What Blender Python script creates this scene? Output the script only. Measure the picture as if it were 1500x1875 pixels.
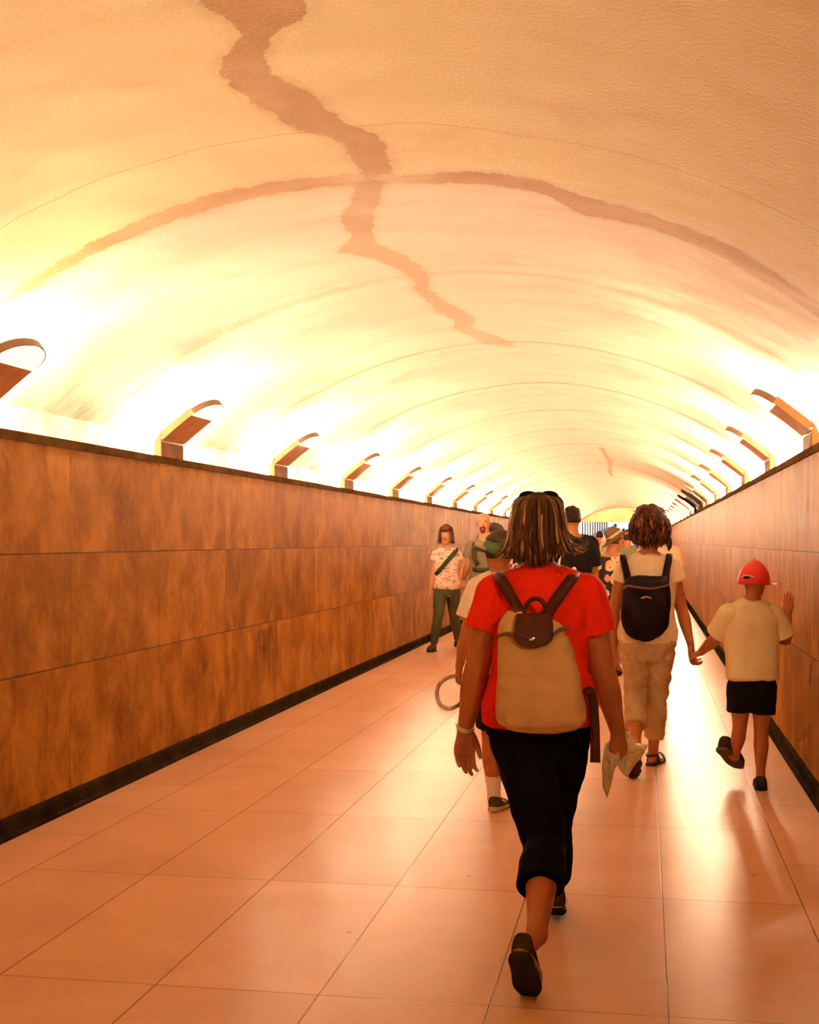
import bpy, bmesh, math, random
import numpy as np
from mathutils import Vector, Matrix, noise as mnoise

for _o in list(bpy.data.objects):
    bpy.data.objects.remove(_o)
SC = bpy.context.scene
COL = SC.collection
RNG = random.Random(7)

# ------------------------------------------------------------------ camera
F_PX, HY = 2400.0, 990.0                       # focal length and eye-level row of the 1500x1875 photograph
YAW = math.atan(430.0 / F_PX)
CY_, SY_ = math.cos(YAW), math.sin(YAW)
EYE = 1.5
cam_d = bpy.data.cameras.new('camera')
cam_d.sensor_fit = 'HORIZONTAL'
cam_d.sensor_width = 36.0
cam_d.lens = 36.0 * F_PX / 1500.0
cam_d.shift_y = (HY - 937.5) / 1500.0
cam_d.clip_end = 300
cam = bpy.data.objects.new('camera', cam_d)
COL.objects.link(cam)
cam.location = (0, 0, EYE)
cam.rotation_euler = (math.pi / 2, 0, YAW)
SC.camera = cam

# ------------------------------------------------------------------ world, exposure
EXPOSURE = 0.0
LAMP_COL = (1.0, 0.715, 0.425)
LAMP_STRENGTH = 2450.0
world = bpy.data.worlds.new('sky')
SC.world = world
world.use_nodes = True
wn = world.node_tree.nodes['Background']
wn.inputs['Color'].default_value = (0.93, 0.93, 1.0, 1)
wn.inputs['Strength'].default_value = 2.4
SC.view_settings.view_transform = 'Standard'
SC.view_settings.look = 'None'
SC.view_settings.exposure = EXPOSURE
SC.view_settings.gamma = 1.0
SC.view_settings.use_curve_mapping = False
SC.cycles.max_bounces = 6
SC.cycles.diffuse_bounces = 5
SC.cycles.use_denoising = True
SC.cycles.use_adaptive_sampling = True
SC.cycles.adaptive_threshold = 0.12
SC.cycles.adaptive_min_samples = 16


def P(px, py, zc):
    """world point seen at photo pixel (px, py) at the measured distance zc along the lens axis"""
    xc = (px - 750.0) / F_PX * zc
    return Vector((xc * CY_ - zc * SY_, xc * SY_ + zc * CY_, EYE - (py - HY) / F_PX * zc))


def PY(px, py, Y):
    """world point seen at a photo pixel at tunnel station Y"""
    a = (px - 750.0) / F_PX
    return P(px, py, Y / (a * SY_ + CY_))


# ------------------------------------------------------------------ materials
class G:
    """small node-graph writer"""
    def __init__(s, name):
        s.m = bpy.data.materials.new(name)
        s.m.use_nodes = True
        s.t = s.m.node_tree
        s.t.nodes.clear()
        s.out = s.t.nodes.new('ShaderNodeOutputMaterial')
        s.b = s.t.nodes.new('ShaderNodeBsdfPrincipled')
        s.t.links.new(s.b.outputs[0], s.out.inputs[0])

    def n(s, typ, **kw):
        nd = s.t.nodes.new(typ)
        for k, v in kw.items():
            setattr(nd, k, v)
        return nd

    def put(s, sock, v):
        if hasattr(v, 'is_output'):
            s.t.links.new(v, sock)
        elif isinstance(v, (tuple, list)):
            if len(v) == 3 and len(sock.default_value) == 4:
                v = (*v, 1)
            sock.default_value = v
        else:
            sock.default_value = v

    def math(s, op, a, b=0.0, c=0.0, clamp=False):
        nd = s.n('ShaderNodeMath', operation=op)
        nd.use_clamp = clamp
        for i, v in enumerate((a, b, c)):
            s.put(nd.inputs[i], v)
        return nd.outputs[0]

    def pos(s):
        return s.n('ShaderNodeNewGeometry').outputs['Position']

    def obj(s):
        return s.n('ShaderNodeTexCoord').outputs['Object']

    def xyz(s, v):
        nd = s.n('ShaderNodeSeparateXYZ')
        s.put(nd.inputs[0], v)
        return nd.outputs

    def comb(s, x, y, z):
        nd = s.n('ShaderNodeCombineXYZ')
        for i, v in enumerate((x, y, z)):
            s.put(nd.inputs[i], v)
        return nd.outputs[0]

    def mapv(s, v, scale=(1, 1, 1), loc=(0, 0, 0), rot=(0, 0, 0)):
        nd = s.n('ShaderNodeMapping')
        s.put(nd.inputs['Vector'], v)
        nd.inputs['Scale'].default_value = scale
        nd.inputs['Location'].default_value = loc
        nd.inputs['Rotation'].default_value = rot
        return nd.outputs[0]

    def noise(s, v, scale, detail=4.0, rough=0.55, dist=0.0):
        nd = s.n('ShaderNodeTexNoise')
        s.put(nd.inputs['Vector'], v)
        nd.inputs['Scale'].default_value = scale
        nd.inputs['Detail'].default_value = detail
        nd.inputs['Roughness'].default_value = rough
        nd.inputs['Distortion'].default_value = dist
        return nd.outputs[0]

    def voro(s, v, scale, feature='F1', out='Distance', rnd=1.0):
        nd = s.n('ShaderNodeTexVoronoi', feature=feature)
        s.put(nd.inputs['Vector'], v)
        nd.inputs['Scale'].default_value = scale
        nd.inputs['Randomness'].default_value = rnd
        return nd.outputs[out]

    def white(s, v):
        nd = s.n('ShaderNodeTexWhiteNoise')
        s.put(nd.inputs['Vector'], v)
        return nd.outputs['Value']

    def ramp(s, fac, *stops):
        nd = s.n('ShaderNodeValToRGB')
        s.put(nd.inputs[0], fac)
        el = nd.color_ramp.elements
        while len(el) < len(stops):
            el.new(0.5)
        for e, (p, c) in zip(el, stops):
            e.position = p
            e.color = (*c, 1) if isinstance(c, (tuple, list)) else (c, c, c, 1)
        return nd.outputs[0]

    def rng(s, v, a, b, c=0.0, d=1.0):
        nd = s.n('ShaderNodeMapRange')
        nd.interpolation_type = 'SMOOTHSTEP'
        s.put(nd.inputs[0], v)
        for i, k in enumerate((a, b, c, d)):
            nd.inputs[i + 1].default_value = k
        return nd.outputs[0]

    def mix(s, fac, a, b, mode='MIX'):
        nd = s.n('ShaderNodeMix', data_type='RGBA', blend_type=mode)
        s.put(nd.inputs[0], fac)
        s.put(nd.inputs[6], a)
        s.put(nd.inputs[7], b)
        return nd.outputs[2]

    def attr(s, name, out='Color'):
        return s.n('ShaderNodeAttribute', attribute_name=name).outputs[out]

    def bump(s, h, strength=0.3, dist=0.01):
        nd = s.n('ShaderNodeBump')
        nd.inputs['Strength'].default_value = strength
        nd.inputs['Distance'].default_value = dist
        s.put(nd.inputs['Height'], h)
        s.t.links.new(nd.outputs[0], s.b.inputs['Normal'])

    def done(s, color, rough=0.7, spec=0.4, metal=0.0, sheen=0.0):
        s.put(s.b.inputs['Base Color'], color)
        s.put(s.b.inputs['Roughness'], rough)
        s.b.inputs['Specular IOR Level'].default_value = spec
        s.b.inputs['Metallic'].default_value = metal
        if sheen:
            s.b.inputs['Sheen Weight'].default_value = sheen
        return s.m


_cloth = {}


def cloth(name, col, scale=60.0, var=0.12, rough=0.85, weave=0.25):
    """plain woven fabric: a slight mottling and a fine weave bump"""
    if name in _cloth:
        return _cloth[name]
    g = G(name)
    o = g.obj()
    v = g.noise(o, 9.0, 5.0, 0.6)
    dark = tuple(c * (1 - var) for c in col)
    lite = tuple(min(1, c * (1 + var)) for c in col)
    c = g.ramp(v, (0.3, dark), (0.7, lite))
    g.bump(g.math('ADD', g.noise(o, scale * 4, 2.0), g.math('MULTIPLY', g.noise(o, 18, 3.0), 1.5)), weave, 0.004)
    _cloth[name] = g.done(c, rough, 0.04)
    return _cloth[name]


def plain(name, col, rough=0.5, spec=0.4, metal=0.0, var=0.08, scale=25.0):
    if name in _cloth:
        return _cloth[name]
    g = G(name)
    v = g.noise(g.obj(), scale, 4.0)
    c = g.ramp(v, (0.3, tuple(x * (1 - var) for x in col)), (0.7, tuple(min(1, x * (1 + var)) for x in col)))
    _cloth[name] = g.done(c, rough, spec, metal)
    return _cloth[name]


def mat_ceiling():
    g = G('vault_plaster')
    p = g.pos()
    x, y, z = g.xyz(p)
    ang = g.math('ARCTAN2', g.math('SUBTRACT', x, -1.09), g.math('SUBTRACT', z, -0.25))
    sarc = g.math('MULTIPLY', ang, 3.32)
    uv = g.comb(sarc, y, 0.0)
    # worn plaster: faint broad mottling and streaks running round the arch
    streak = g.noise(g.mapv(uv, (0.7, 3.2, 1)), 1.0, 3.0, 0.62, 0.4)
    base = g.ramp(streak, (0.25, (0.79, 0.65, 0.50)), (0.5, (0.85, 0.73, 0.60)), (0.75, (0.88, 0.78, 0.67)))
    bay = g.rng(g.math('ADD', y, g.math('MULTIPLY', g.math('SUBTRACT', g.noise(uv, 1.5, 4.0), 0.5), 0.5)), 5.3, 5.75, 1.0, 0.0)
    base = g.mix(g.math('MULTIPLY', bay, 0.75), base, (0.80, 0.61, 0.25))
    blot = g.rng(g.noise(g.mapv(uv, (1.0, 1.7, 1), (4, 2, 0)), 1.3, 3.0, 0.6, 0.5), 0.56, 0.76)
    base = g.mix(g.math('MULTIPLY', blot, 0.42), base, (0.70, 0.47, 0.24))
    # repair streaks further down the tunnel
    st2 = g.rng(g.noise(g.mapv(uv, (1.6, 14.0, 1), (1, 7, 0)), 1.0, 3.0, 0.65, 0.8), 0.62, 0.72)
    far = g.rng(y, 9.5, 12.0)
    crown = g.rng(g.math('ABSOLUTE', sarc), 1.5, 0.8)
    base = g.mix(g.math('MULTIPLY', g.math('MULTIPLY', st2, far), g.math('MULTIPLY', crown, 0.8)), base, (0.60, 0.34, 0.13))
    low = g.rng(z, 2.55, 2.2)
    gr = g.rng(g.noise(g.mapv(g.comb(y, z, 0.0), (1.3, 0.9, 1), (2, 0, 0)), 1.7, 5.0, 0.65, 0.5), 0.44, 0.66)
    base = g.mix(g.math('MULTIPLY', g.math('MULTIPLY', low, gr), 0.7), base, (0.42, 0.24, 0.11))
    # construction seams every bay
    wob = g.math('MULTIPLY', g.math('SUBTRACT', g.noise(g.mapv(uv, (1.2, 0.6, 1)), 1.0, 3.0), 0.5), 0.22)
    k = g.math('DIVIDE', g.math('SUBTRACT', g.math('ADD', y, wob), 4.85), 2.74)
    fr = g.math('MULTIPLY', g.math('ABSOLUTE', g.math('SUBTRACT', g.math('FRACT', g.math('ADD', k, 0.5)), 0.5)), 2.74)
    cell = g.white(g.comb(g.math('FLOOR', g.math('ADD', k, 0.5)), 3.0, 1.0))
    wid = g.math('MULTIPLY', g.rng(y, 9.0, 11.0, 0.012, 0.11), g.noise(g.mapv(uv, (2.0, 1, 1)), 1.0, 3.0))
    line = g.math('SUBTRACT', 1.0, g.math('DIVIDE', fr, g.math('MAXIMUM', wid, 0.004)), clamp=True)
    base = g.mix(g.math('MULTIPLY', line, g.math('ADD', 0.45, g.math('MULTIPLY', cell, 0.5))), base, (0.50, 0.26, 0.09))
    # brown bands along the joints, broader and darker towards the ledge
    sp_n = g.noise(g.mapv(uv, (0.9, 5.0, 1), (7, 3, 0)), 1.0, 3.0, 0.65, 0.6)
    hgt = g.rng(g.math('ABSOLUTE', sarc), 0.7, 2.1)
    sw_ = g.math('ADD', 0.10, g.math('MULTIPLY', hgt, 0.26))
    joint_band = g.math('SUBTRACT', 1.0, g.math('DIVIDE', fr, sw_), clamp=True)
    joint_band = g.math('MULTIPLY', joint_band, g.math('ADD', 0.35, sp_n))
    joint_band = g.math('MULTIPLY', joint_band, g.math('MULTIPLY', g.rng(y, 6.0, 6.8), g.math('ADD', 0.25, g.math('MULTIPLY', hgt, 0.75))))
    base = g.mix(g.math('MULTIPLY', joint_band, 0.95, clamp=True), base, (0.40, 0.20, 0.065))
    # damp stains
    d = g.attr('stain', 'Fac')
    rag = g.math('ADD', g.math('MULTIPLY', g.math('SUBTRACT', g.noise(uv, 9.0, 5.0, 0.68), 0.5), 0.55),
                 g.math('MULTIPLY', g.math('SUBTRACT', g.noise(g.mapv(uv, (30, 9, 1)), 1.0, 3.0, 0.6), 0.5), 0.22))
    sm = g.rng(g.math('ADD', d, rag), 0.44, 0.56)
    soft = g.rng(g.math('ADD', d, rag), 0.12, 0.5, 0.0, 0.25)
    scol = g.ramp(g.noise(uv, 3.0, 4.0, 0.7), (0.3, (0.44, 0.20, 0.038)), (0.7, (0.55, 0.285, 0.070)))
    stg = g.attr('strength', 'Fac')
    base = g.mix(g.math('MULTIPLY', g.math('MAXIMUM', sm, soft), stg), base, scol)
    g.bump(g.math('ADD', g.noise(p, 55.0, 3.0, 0.7), g.math('MULTIPLY', g.noise(p, 3.0, 1.0), 4.0)), 0.22, 0.012)
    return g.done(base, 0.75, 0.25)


def mat_wall():
    g = G('limestone_panels')
    p = g.pos()
    x, y, z = g.xyz(p)
    k = g.math('DIVIDE', g.math('SUBTRACT', y, 6.897 - 138.5), 1.385)
    fy = g.math('MULTIPLY', g.math('ABSOLUTE', g.math('SUBTRACT', g.math('FRACT', g.math('ADD', k, 0.5)), 0.5)), 1.385)
    row = g.math('ADD', g.math('GREATER_THAN', z, 1.43), g.math('GREATER_THAN', z, 0.80))
    d1 = g.math('MINIMUM', g.math('ABSOLUTE', g.math('SUBTRACT', z, 1.43)), g.math('ABSOLUTE', g.math('SUBTRACT', z, 0.80)))
    joint = g.math('MINIMUM', g.math('MULTIPLY', fy, 1.25), d1)
    side = g.math('GREATER_THAN', x, -1.0)
    cell = g.white(g.comb(g.math('FLOOR', k), row, side))
    pv = g.comb(x, y, g.math('ADD', z, g.math('MULTIPLY', cell, 9.0)))
    blot = g.noise(g.mapv(pv, (1, 1.1, 0.8)), 3.4, 5.0, 0.66, 0.4)
    strk = g.noise(g.mapv(pv, (3, 3.4, 0.35)), 3.0, 3.0, 0.65)
    fine = g.noise(g.mapv(pv, (1, 1, 0.8)), 24.0, 3.0, 0.7)
    sw = g.math('ADD', 0.12, g.math('MULTIPLY', side, 0.16))
    v = g.math('ADD', g.math('ADD', g.math('MULTIPLY', blot, g.math('SUBTRACT', 0.80, sw)), g.math('MULTIPLY', strk, sw)), g.math('MULTIPLY', fine, 0.20))
    v = g.math('ADD', v, g.math('MULTIPLY', g.math('SUBTRACT', cell, 0.5), 0.10))
    c = g.ramp(v, (0.36, (0.21, 0.078, 0.012)), (0.50, (0.345, 0.142, 0.021)), (0.64, (0.50, 0.23, 0.042)))
    grime = g.rng(g.noise(g.mapv(pv, (2.0, 2.2, 0.7), (3, 5, 2)), 3.0, 4.0, 0.7, 1.0), 0.60, 0.78)
    c = g.mix(g.math('MULTIPLY', grime, 0.55), c, (0.13, 0.065, 0.032))
    # dark seepage marks: one below the upper joint on the right, one low on the left
    rag = g.math('MULTIPLY', g.math('SUBTRACT', g.noise(g.mapv(pv, (5, 7, 1.1), (1, 1, 4)), 1.6, 3.0, 0.7), 0.5), 1.6)
    for yc, hw, za, zb, sd, k_ in ((15.7, 0.34, 0.80, 1.41, 1, 0.75), (10.75, 0.62, 0.22, 0.76, 0, 0.6)):
        dy = g.math('SUBTRACT', 1.0, g.math('DIVIDE', g.math('ABSOLUTE', g.math('SUBTRACT', y, yc)), hw))
        dz = g.math('MULTIPLY', g.rng(z, za, za + 0.25), g.rng(z, zb - 0.02, zb, 1.0, 0.0))
        mk = g.rng(g.math('ADD', g.math('MULTIPLY', dy, 0.6), rag), 0.25, 0.6)
        sdm = side if sd else g.math('SUBTRACT', 1.0, side)
        mk = g.math('MULTIPLY', g.math('MULTIPLY', mk, dz), g.math('MULTIPLY', sdm, k_))
        mk = g.math('MULTIPLY', mk, g.math('GREATER_THAN', dy, 0.0))
        c = g.mix(mk, c, (0.085, 0.036, 0.012))
    jm = g.rng(joint, 0.002, 0.006, 1.0, 0.0)
    c = g.mix(g.math('MULTIPLY', jm, 0.85), c, (0.09, 0.045, 0.022))
    g.bump(g.math('SUBTRACT', g.math('MULTIPLY', fine, 0.3), jm), 0.25, 0.004)
    return g.done(c, g.rng(fine, 0.3, 0.7, 0.5, 0.65), 0.01)


def mat_floor():
    g = G('floor_slabs')
    p = g.pos()
    x, y, z = g.xyz(p)
    kx = g.math('DIVIDE', g.math('SUBTRACT', x, 0.075 - 56.7), 0.567)
    fx = g.math('MULTIPLY', g.math('ABSOLUTE', g.math('SUBTRACT', g.math('FRACT', g.math('ADD', kx, 0.5)), 0.5)), 0.567)
    edge = g.math('MAXIMUM', g.math('GREATER_THAN', x, 0.64), g.math('LESS_THAN', x, -2.76))
    yy = g.math('ADD', y, g.math('MULTIPLY', edge, 0.69))
    ky = g.math('DIVIDE', g.math('SUBTRACT', yy, 5.593 - 138.5), 1.385)
    fy = g.math('MULTIPLY', g.math('ABSOLUTE', g.math('SUBTRACT', g.math('FRACT', g.math('ADD', ky, 0.5)), 0.5)), 1.385)
    cell = g.white(g.comb(g.math('FLOOR', kx), g.math('FLOOR', ky), 2.0))
    blot = g.noise(p, 1.6, 4.0, 0.6, 0.5)
    fine = g.noise(p, 45.0, 3.0, 0.7)
    v = g.math('ADD', g.math('ADD', g.math('MULTIPLY', blot, 0.6), g.math('MULTIPLY', fine, 0.25)), g.math('MULTIPLY', cell, 0.15))
    c = g.ramp(v, (0.34, (0.66, 0.37, 0.22)), (0.66, (0.80, 0.475, 0.29)))
    # scuffs and specks
    wv = g.math('SUBTRACT', g.voro(g.mapv(p, (1.1, 1.6, 0.0)), 1.6), g.math('MULTIPLY', g.noise(p, 7.0, 3.0), 0.05))
    sp = g.rng(wv, -0.010, 0.010, 1.0, 0.0)
    c = g.mix(g.math('MULTIPLY', sp, 0.6), c, (0.16, 0.07, 0.03))
    jm = g.math('MAXIMUM', g.rng(fx, 0.0014, 0.0038, 1.0, 0.0), g.math('MULTIPLY', g.rng(fy, 0.0014, 0.0045, 1.0, 0.0), 0.75))
    c = g.mix(g.math('MULTIPLY', jm, 0.85), c, (0.13, 0.055, 0.02))
    g.bump(g.math('SUBTRACT', g.math('ADD', g.math('MULTIPLY', fine, 0.10), g.math('MULTIPLY', g.noise(p, 5.0, 2.0), 0.25)), jm), 0.10, 0.004)
    r = g.math('ADD', g.math('MULTIPLY', blot, 0.12), 0.25)
    return g.done(c, r, 0.010)


# ------------------------------------------------------------------ mesh helpers
def link(name, me, mat=None, parent=None):
    o = bpy.data.objects.new(name, me)
    COL.objects.link(o)
    if mat is not None:
        me.materials.clear()
        me.materials.append(mat)
    if parent is not None:
        o.parent = parent
    return o


class MB:
    """collects shapes that become ONE mesh"""
    def __init__(s):
        s.v, s.f, s.c = [], [], []

    def add(s, verts, faces, col=None):
        b = len(s.v)
        s.v.extend([tuple(q) for q in verts])
        s.f.extend([tuple(i + b for i in q) for q in faces])
        s.c.extend([col or (1, 1, 1)] * len(verts))

    def box(s, a, b, col=None):
        x0, y0, z0 = a
        x1, y1, z1 = b
        s.add([(x0, y0, z0), (x1, y0, z0), (x1, y1, z0), (x0, y1, z0), (x0, y0, z1), (x1, y0, z1), (x1, y1, z1), (x0, y1, z1)],
              [(0, 3, 2, 1), (4, 5, 6, 7), (0, 1, 5, 4), (1, 2, 6, 5), (2, 3, 7, 6), (3, 0, 4, 7)], col)

    def prism(s, poly, ext, col=None):
        """closed polygon (3-D points) swept along the vector ext"""
        n = len(poly)
        e = Vector(ext)
        pv = [Vector(q) for q in poly]
        s.add(pv + [q + e for q in pv],
              [tuple(range(n))[::-1], tuple(range(n, 2 * n))] + [(i, (i + 1) % n, n + (i + 1) % n, n + i) for i in range(n)], col)

    def loft(s, pts, rad, side=(1, 0, 0), n=18, seg=5, cap=(1, 1), col=None, power=2.0, smooth=True):
        """tube through pts; rad = per-point (along side, across it); cap 1 round, 0 flat"""
        pts = [Vector(q) for q in pts]
        rad = [(r, r) if not isinstance(r, (tuple, list)) else tuple(r) for r in rad]
        if smooth and len(pts) > 2:
            pts, rad = catmull(pts, rad, seg)
        side = Vector(side)
        m = len(pts)
        tang = [(pts[min(i + 1, m - 1)] - pts[max(i - 1, 0)]).normalized() for i in range(m)]
        rings = []

        def ring(c, t, ra, rb):
            sd = side - t * side.dot(t)
            if sd.length < 1e-4:
                sd = Vector((0, 1, 0)) - t * t.y
            sd.normalize()
            ot = t.cross(sd)
            out = []
            for i in range(n):
                a = 2 * math.pi * i / n
                ca, sa = math.cos(a), math.sin(a)
                if power != 2.0:
                    ca = math.copysign(abs(ca) ** (2 / power), ca)
                    sa = math.copysign(abs(sa) ** (2 / power), sa)
                out.append(c + sd * (ra * ca) + ot * (rb * sa))
            return out
        if cap[0]:
            for q in (0.12, 0.35, 0.62, 0.86):
                cs = math.sqrt(max(0, 1 - (1 - q) ** 2))
                h = min(rad[0]) * (1 - q) * (cap[0] if cap[0] != 1 else 1.0)
                rings.append(ring(pts[0] - tang[0] * h, tang[0], rad[0][0] * cs, rad[0][1] * cs))
        for c, t, (ra, rb) in zip(pts, tang, rad):
            rings.append(ring(c, t, ra, rb))
        if cap[1]:
            for q in (0.86, 0.62, 0.35, 0.12):
                cs = math.sqrt(max(0, 1 - (1 - q) ** 2))
                h = min(rad[-1]) * (1 - q) * (cap[1] if cap[1] != 1 else 1.0)
                rings.append(ring(pts[-1] + tang[-1] * h, tang[-1], rad[-1][0] * cs, rad[-1][1] * cs))
        vs, fs = [], []
        for r in rings:
            vs.extend(r)
        for k in range(len(rings) - 1):
            for i in range(n):
                j = (i + 1) % n
                fs.append((k * n + i, k * n + j, (k + 1) * n + j, (k + 1) * n + i))
        fs.append(tuple(range(n))[::-1])
        fs.append(tuple(range((len(rings) - 1) * n, len(rings) * n)))
        s.add(vs, fs, col)

    def ball(s, c, r, axes=None, n=16, m=10, col=None):
        """ellipsoid; axes = three direction vectors"""
        c = Vector(c)
        ax = axes or (Vector((1, 0, 0)), Vector((0, 1, 0)), Vector((0, 0, 1)))
        vs, fs = [c + ax[2] * r[2]], []
        for j in range(1, m):
            th = math.pi * j / m
            for i in range(n):
                ph = 2 * math.pi * i / n
                vs.append(c + ax[0] * (r[0] * math.sin(th) * math.cos(ph)) + ax[1] * (r[1] * math.sin(th) * math.sin(ph)) + ax[2] * (r[2] * math.cos(th)))
        vs.append(c - ax[2] * r[2])
        last = len(vs) - 1
        for i in range(n):
            k = (i + 1) % n
            fs.append((0, 1 + i, 1 + k))
            for j in range(m - 2):
                a, b = 1 + j * n, 1 + (j + 1) * n
                fs.append((a + i, b + i, b + k, a + k))
            fs.append((last, 1 + (m - 2) * n + k, 1 + (m - 2) * n + i))
        s.add(vs, fs, col)

    def mesh(s, name, smooth=True, colour=False):
        me = bpy.data.meshes.new(name)
        me.from_pydata(s.v, [], s.f)
        bm = bmesh.new()
        bm.from_mesh(me)
        bmesh.ops.recalc_face_normals(bm, faces=bm.faces)
        bm.to_mesh(me)
        bm.free()
        if smooth:
            me.polygons.foreach_set('use_smooth', [True] * len(me.polygons))
        if colour:
            a = me.color_attributes.new('tint', 'FLOAT_COLOR', 'POINT')
            a.data.foreach_set('color', np.array([(*c, 1) for c in s.c], dtype=np.float32).ravel())
        me.update()
        return me

    def build(s, name, mat, parent=None, smooth=True, colour=False):
        return link(name, s.mesh(name, smooth, colour), mat, parent)


def catmull(pts, rad, seg):
    P_, R_ = [], []
    n = len(pts)
    for i in range(n - 1):
        p0, p1, p2, p3 = pts[max(i - 1, 0)], pts[i], pts[i + 1], pts[min(i + 2, n - 1)]
        r0, r1, r2, r3 = rad[max(i - 1, 0)], rad[i], rad[i + 1], rad[min(i + 2, n - 1)]
        for k in range(seg):
            t = k / seg
            w = (-.5 * t ** 3 + t * t - .5 * t, 1.5 * t ** 3 - 2.5 * t * t + 1, -1.5 * t ** 3 + 2 * t * t + .5 * t, .5 * t ** 3 - .5 * t * t)
            P_.append(p0 * w[0] + p1 * w[1] + p2 * w[2] + p3 * w[3])
            R_.append(tuple(max(1e-4, r0[q] * w[0] + r1[q] * w[1] + r2[q] * w[2] + r3[q] * w[3]) for q in (0, 1)))
    P_.append(pts[-1])
    R_.append(rad[-1])
    return P_, R_


def autosmooth(me, ang=35):
    me.polygons.foreach_set('use_smooth', [True] * len(me.polygons))
    bm = bmesh.new()
    bm.from_mesh(me)
    lim = math.radians(ang)
    for e in bm.edges:
        if len(e.link_faces) == 2 and e.calc_face_angle(0) > lim:
            e.smooth = False
    bm.to_mesh(me)
    bm.free()


def bevel(me, w, seg=2, ang=35):
    bm = bmesh.new()
    bm.from_mesh(me)
    es = [e for e in bm.edges if len(e.link_faces) == 2 and e.calc_face_angle(0) > math.radians(ang)]
    bmesh.ops.bevel(bm, geom=es, offset=w, segments=seg, profile=0.5, affect='EDGES')
    bm.to_mesh(me)
    bm.free()
    autosmooth(me)


def tag(o, label=None, cat=None, group=None, kind=None):
    if label:
        o['label'] = label
    if cat:
        o['category'] = cat
    if group:
        o['group'] = group
    if kind:
        o['kind'] = kind
    return o


def empty(name, loc=(0, 0, 0)):
    o = bpy.data.objects.new(name, None)
    o.empty_display_size = 0.1
    o.location = loc
    COL.objects.link(o)
    return o


# ------------------------------------------------------------------ the tunnel
XL, XR = -3.17, 0.99                 # faces of the panelled walls
VX, VZ, VR = -1.09, -0.25, 3.32      # centre line, centre height and radius of the vault
SPR_L, SPR_R = -3.31, 1.13           # springing behind the wall ledges
Y0, Y1 = -6.5, 64.0
WALL_H = 2.05

STAIN_ROWS = [(3.2, -0.2, 0.19), (3.51, -0.18, 0.19), (3.66, -0.18, 0.13), (3.74, -0.17, 0.12), (3.82, -0.14, 0.08), (3.9, -0.15, -0.02),
              (3.98, -0.19, -0.06), (4.1, -0.27, -0.12), (4.19, -0.3, -0.14), (4.3, -0.31, -0.12), (4.42, -0.29, -0.08), (4.54, -0.27, -0.05),
              (4.67, -0.24, -0.05), (4.84, -0.22, 0.01), (4.97, -0.12, 0.07), (5.08, -0.08, 0.08), (5.27, -0.1, 0.06), (5.43, -0.09, 0.04),
              (5.59, -0.15, 0.0), (5.71, -0.19, -0.05), (5.93, -0.25, -0.11), (6.1, -0.34, -0.16), (6.24, -0.37, -0.2), (6.51, -0.38, -0.27),
              (6.77, -0.51, -0.29), (7.05, -0.38, -0.2), (7.38, -0.3, -0.16), (7.7, -0.27, -0.17), (8.02, -0.31, -0.22), (8.4, -0.3, -0.2),
              (8.84, -0.3, -0.12), (9.2, -0.24, -0.08), (9.53, -0.29, -0.17), (9.96, -0.22, -0.04), (10.42, -0.15, 0.06), (10.6, 0.02, 0.05)]
STAIN_BAND = [(-2.04, 5.47, 0.044), (-1.71, 5.49, 0.05), (-1.27, 5.48, 0.073), (-0.74, 5.48, 0.096), (-0.19, 5.55, 0.08), (0.11, 5.6, 0.078),
              (0.28, 5.57, 0.096), (0.45, 5.55, 0.098), (0.68, 5.6, 0.115), (0.82, 5.78, 0.173), (1.14, 5.75, 0.122), (1.54, 5.8, 0.144),
              (1.73, 5.9, 0.145), (1.96, 6.0, 0.119), (2.29, 6.2, 0.092)]
STAIN_FAR = [(22.0, 0.34, 0.44), (23.4, 0.36, 0.44), (25.5, 0.38, 0.5), (27.5, 0.36, 0.42), (30, 0.28, 0.36), (32, 0.3, 0.36)]


def stain_value(s, y):
    """signed distance-like value (m) to the damp patches, in arc length s and station y"""
    best, stg = -1.0, 1.0
    for rows, k in ((STAIN_ROWS, 1.0), (STAIN_FAR, 1.0)):
        if rows[0][0] <= y <= rows[-1][0]:
            ys = [r[0] for r in rows]
            a = np.interp(y, ys, [r[1] for r in rows])
            b = np.interp(y, ys, [r[2] for r in rows])
            d = min(s - a, b - s)
            if d > best:
                best = d
                stg = np.interp(y, [3, 5.4, 5.7, 7.5, 10.5, 22, 30], [1.0, .95, .62, .72, .55, .7, .7])
    yc = np.interp(s, [r[0] for r in STAIN_BAND], [r[1] for r in STAIN_BAND])
    w = np.interp(s, [r[0] for r in STAIN_BAND], [r[2] for r in STAIN_BAND])
    d = (w - abs(y - yc)) * 0.8
    if d > best:
        best = d
        stg = np.interp(s, [-2.2, -1.6, -.8, -.3, -.05, .12, .3, .8, 1.2, 2.2], [.35, .7, .9, .85, .3, .55, 1, .9, .8, .6])
    return best, stg


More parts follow.
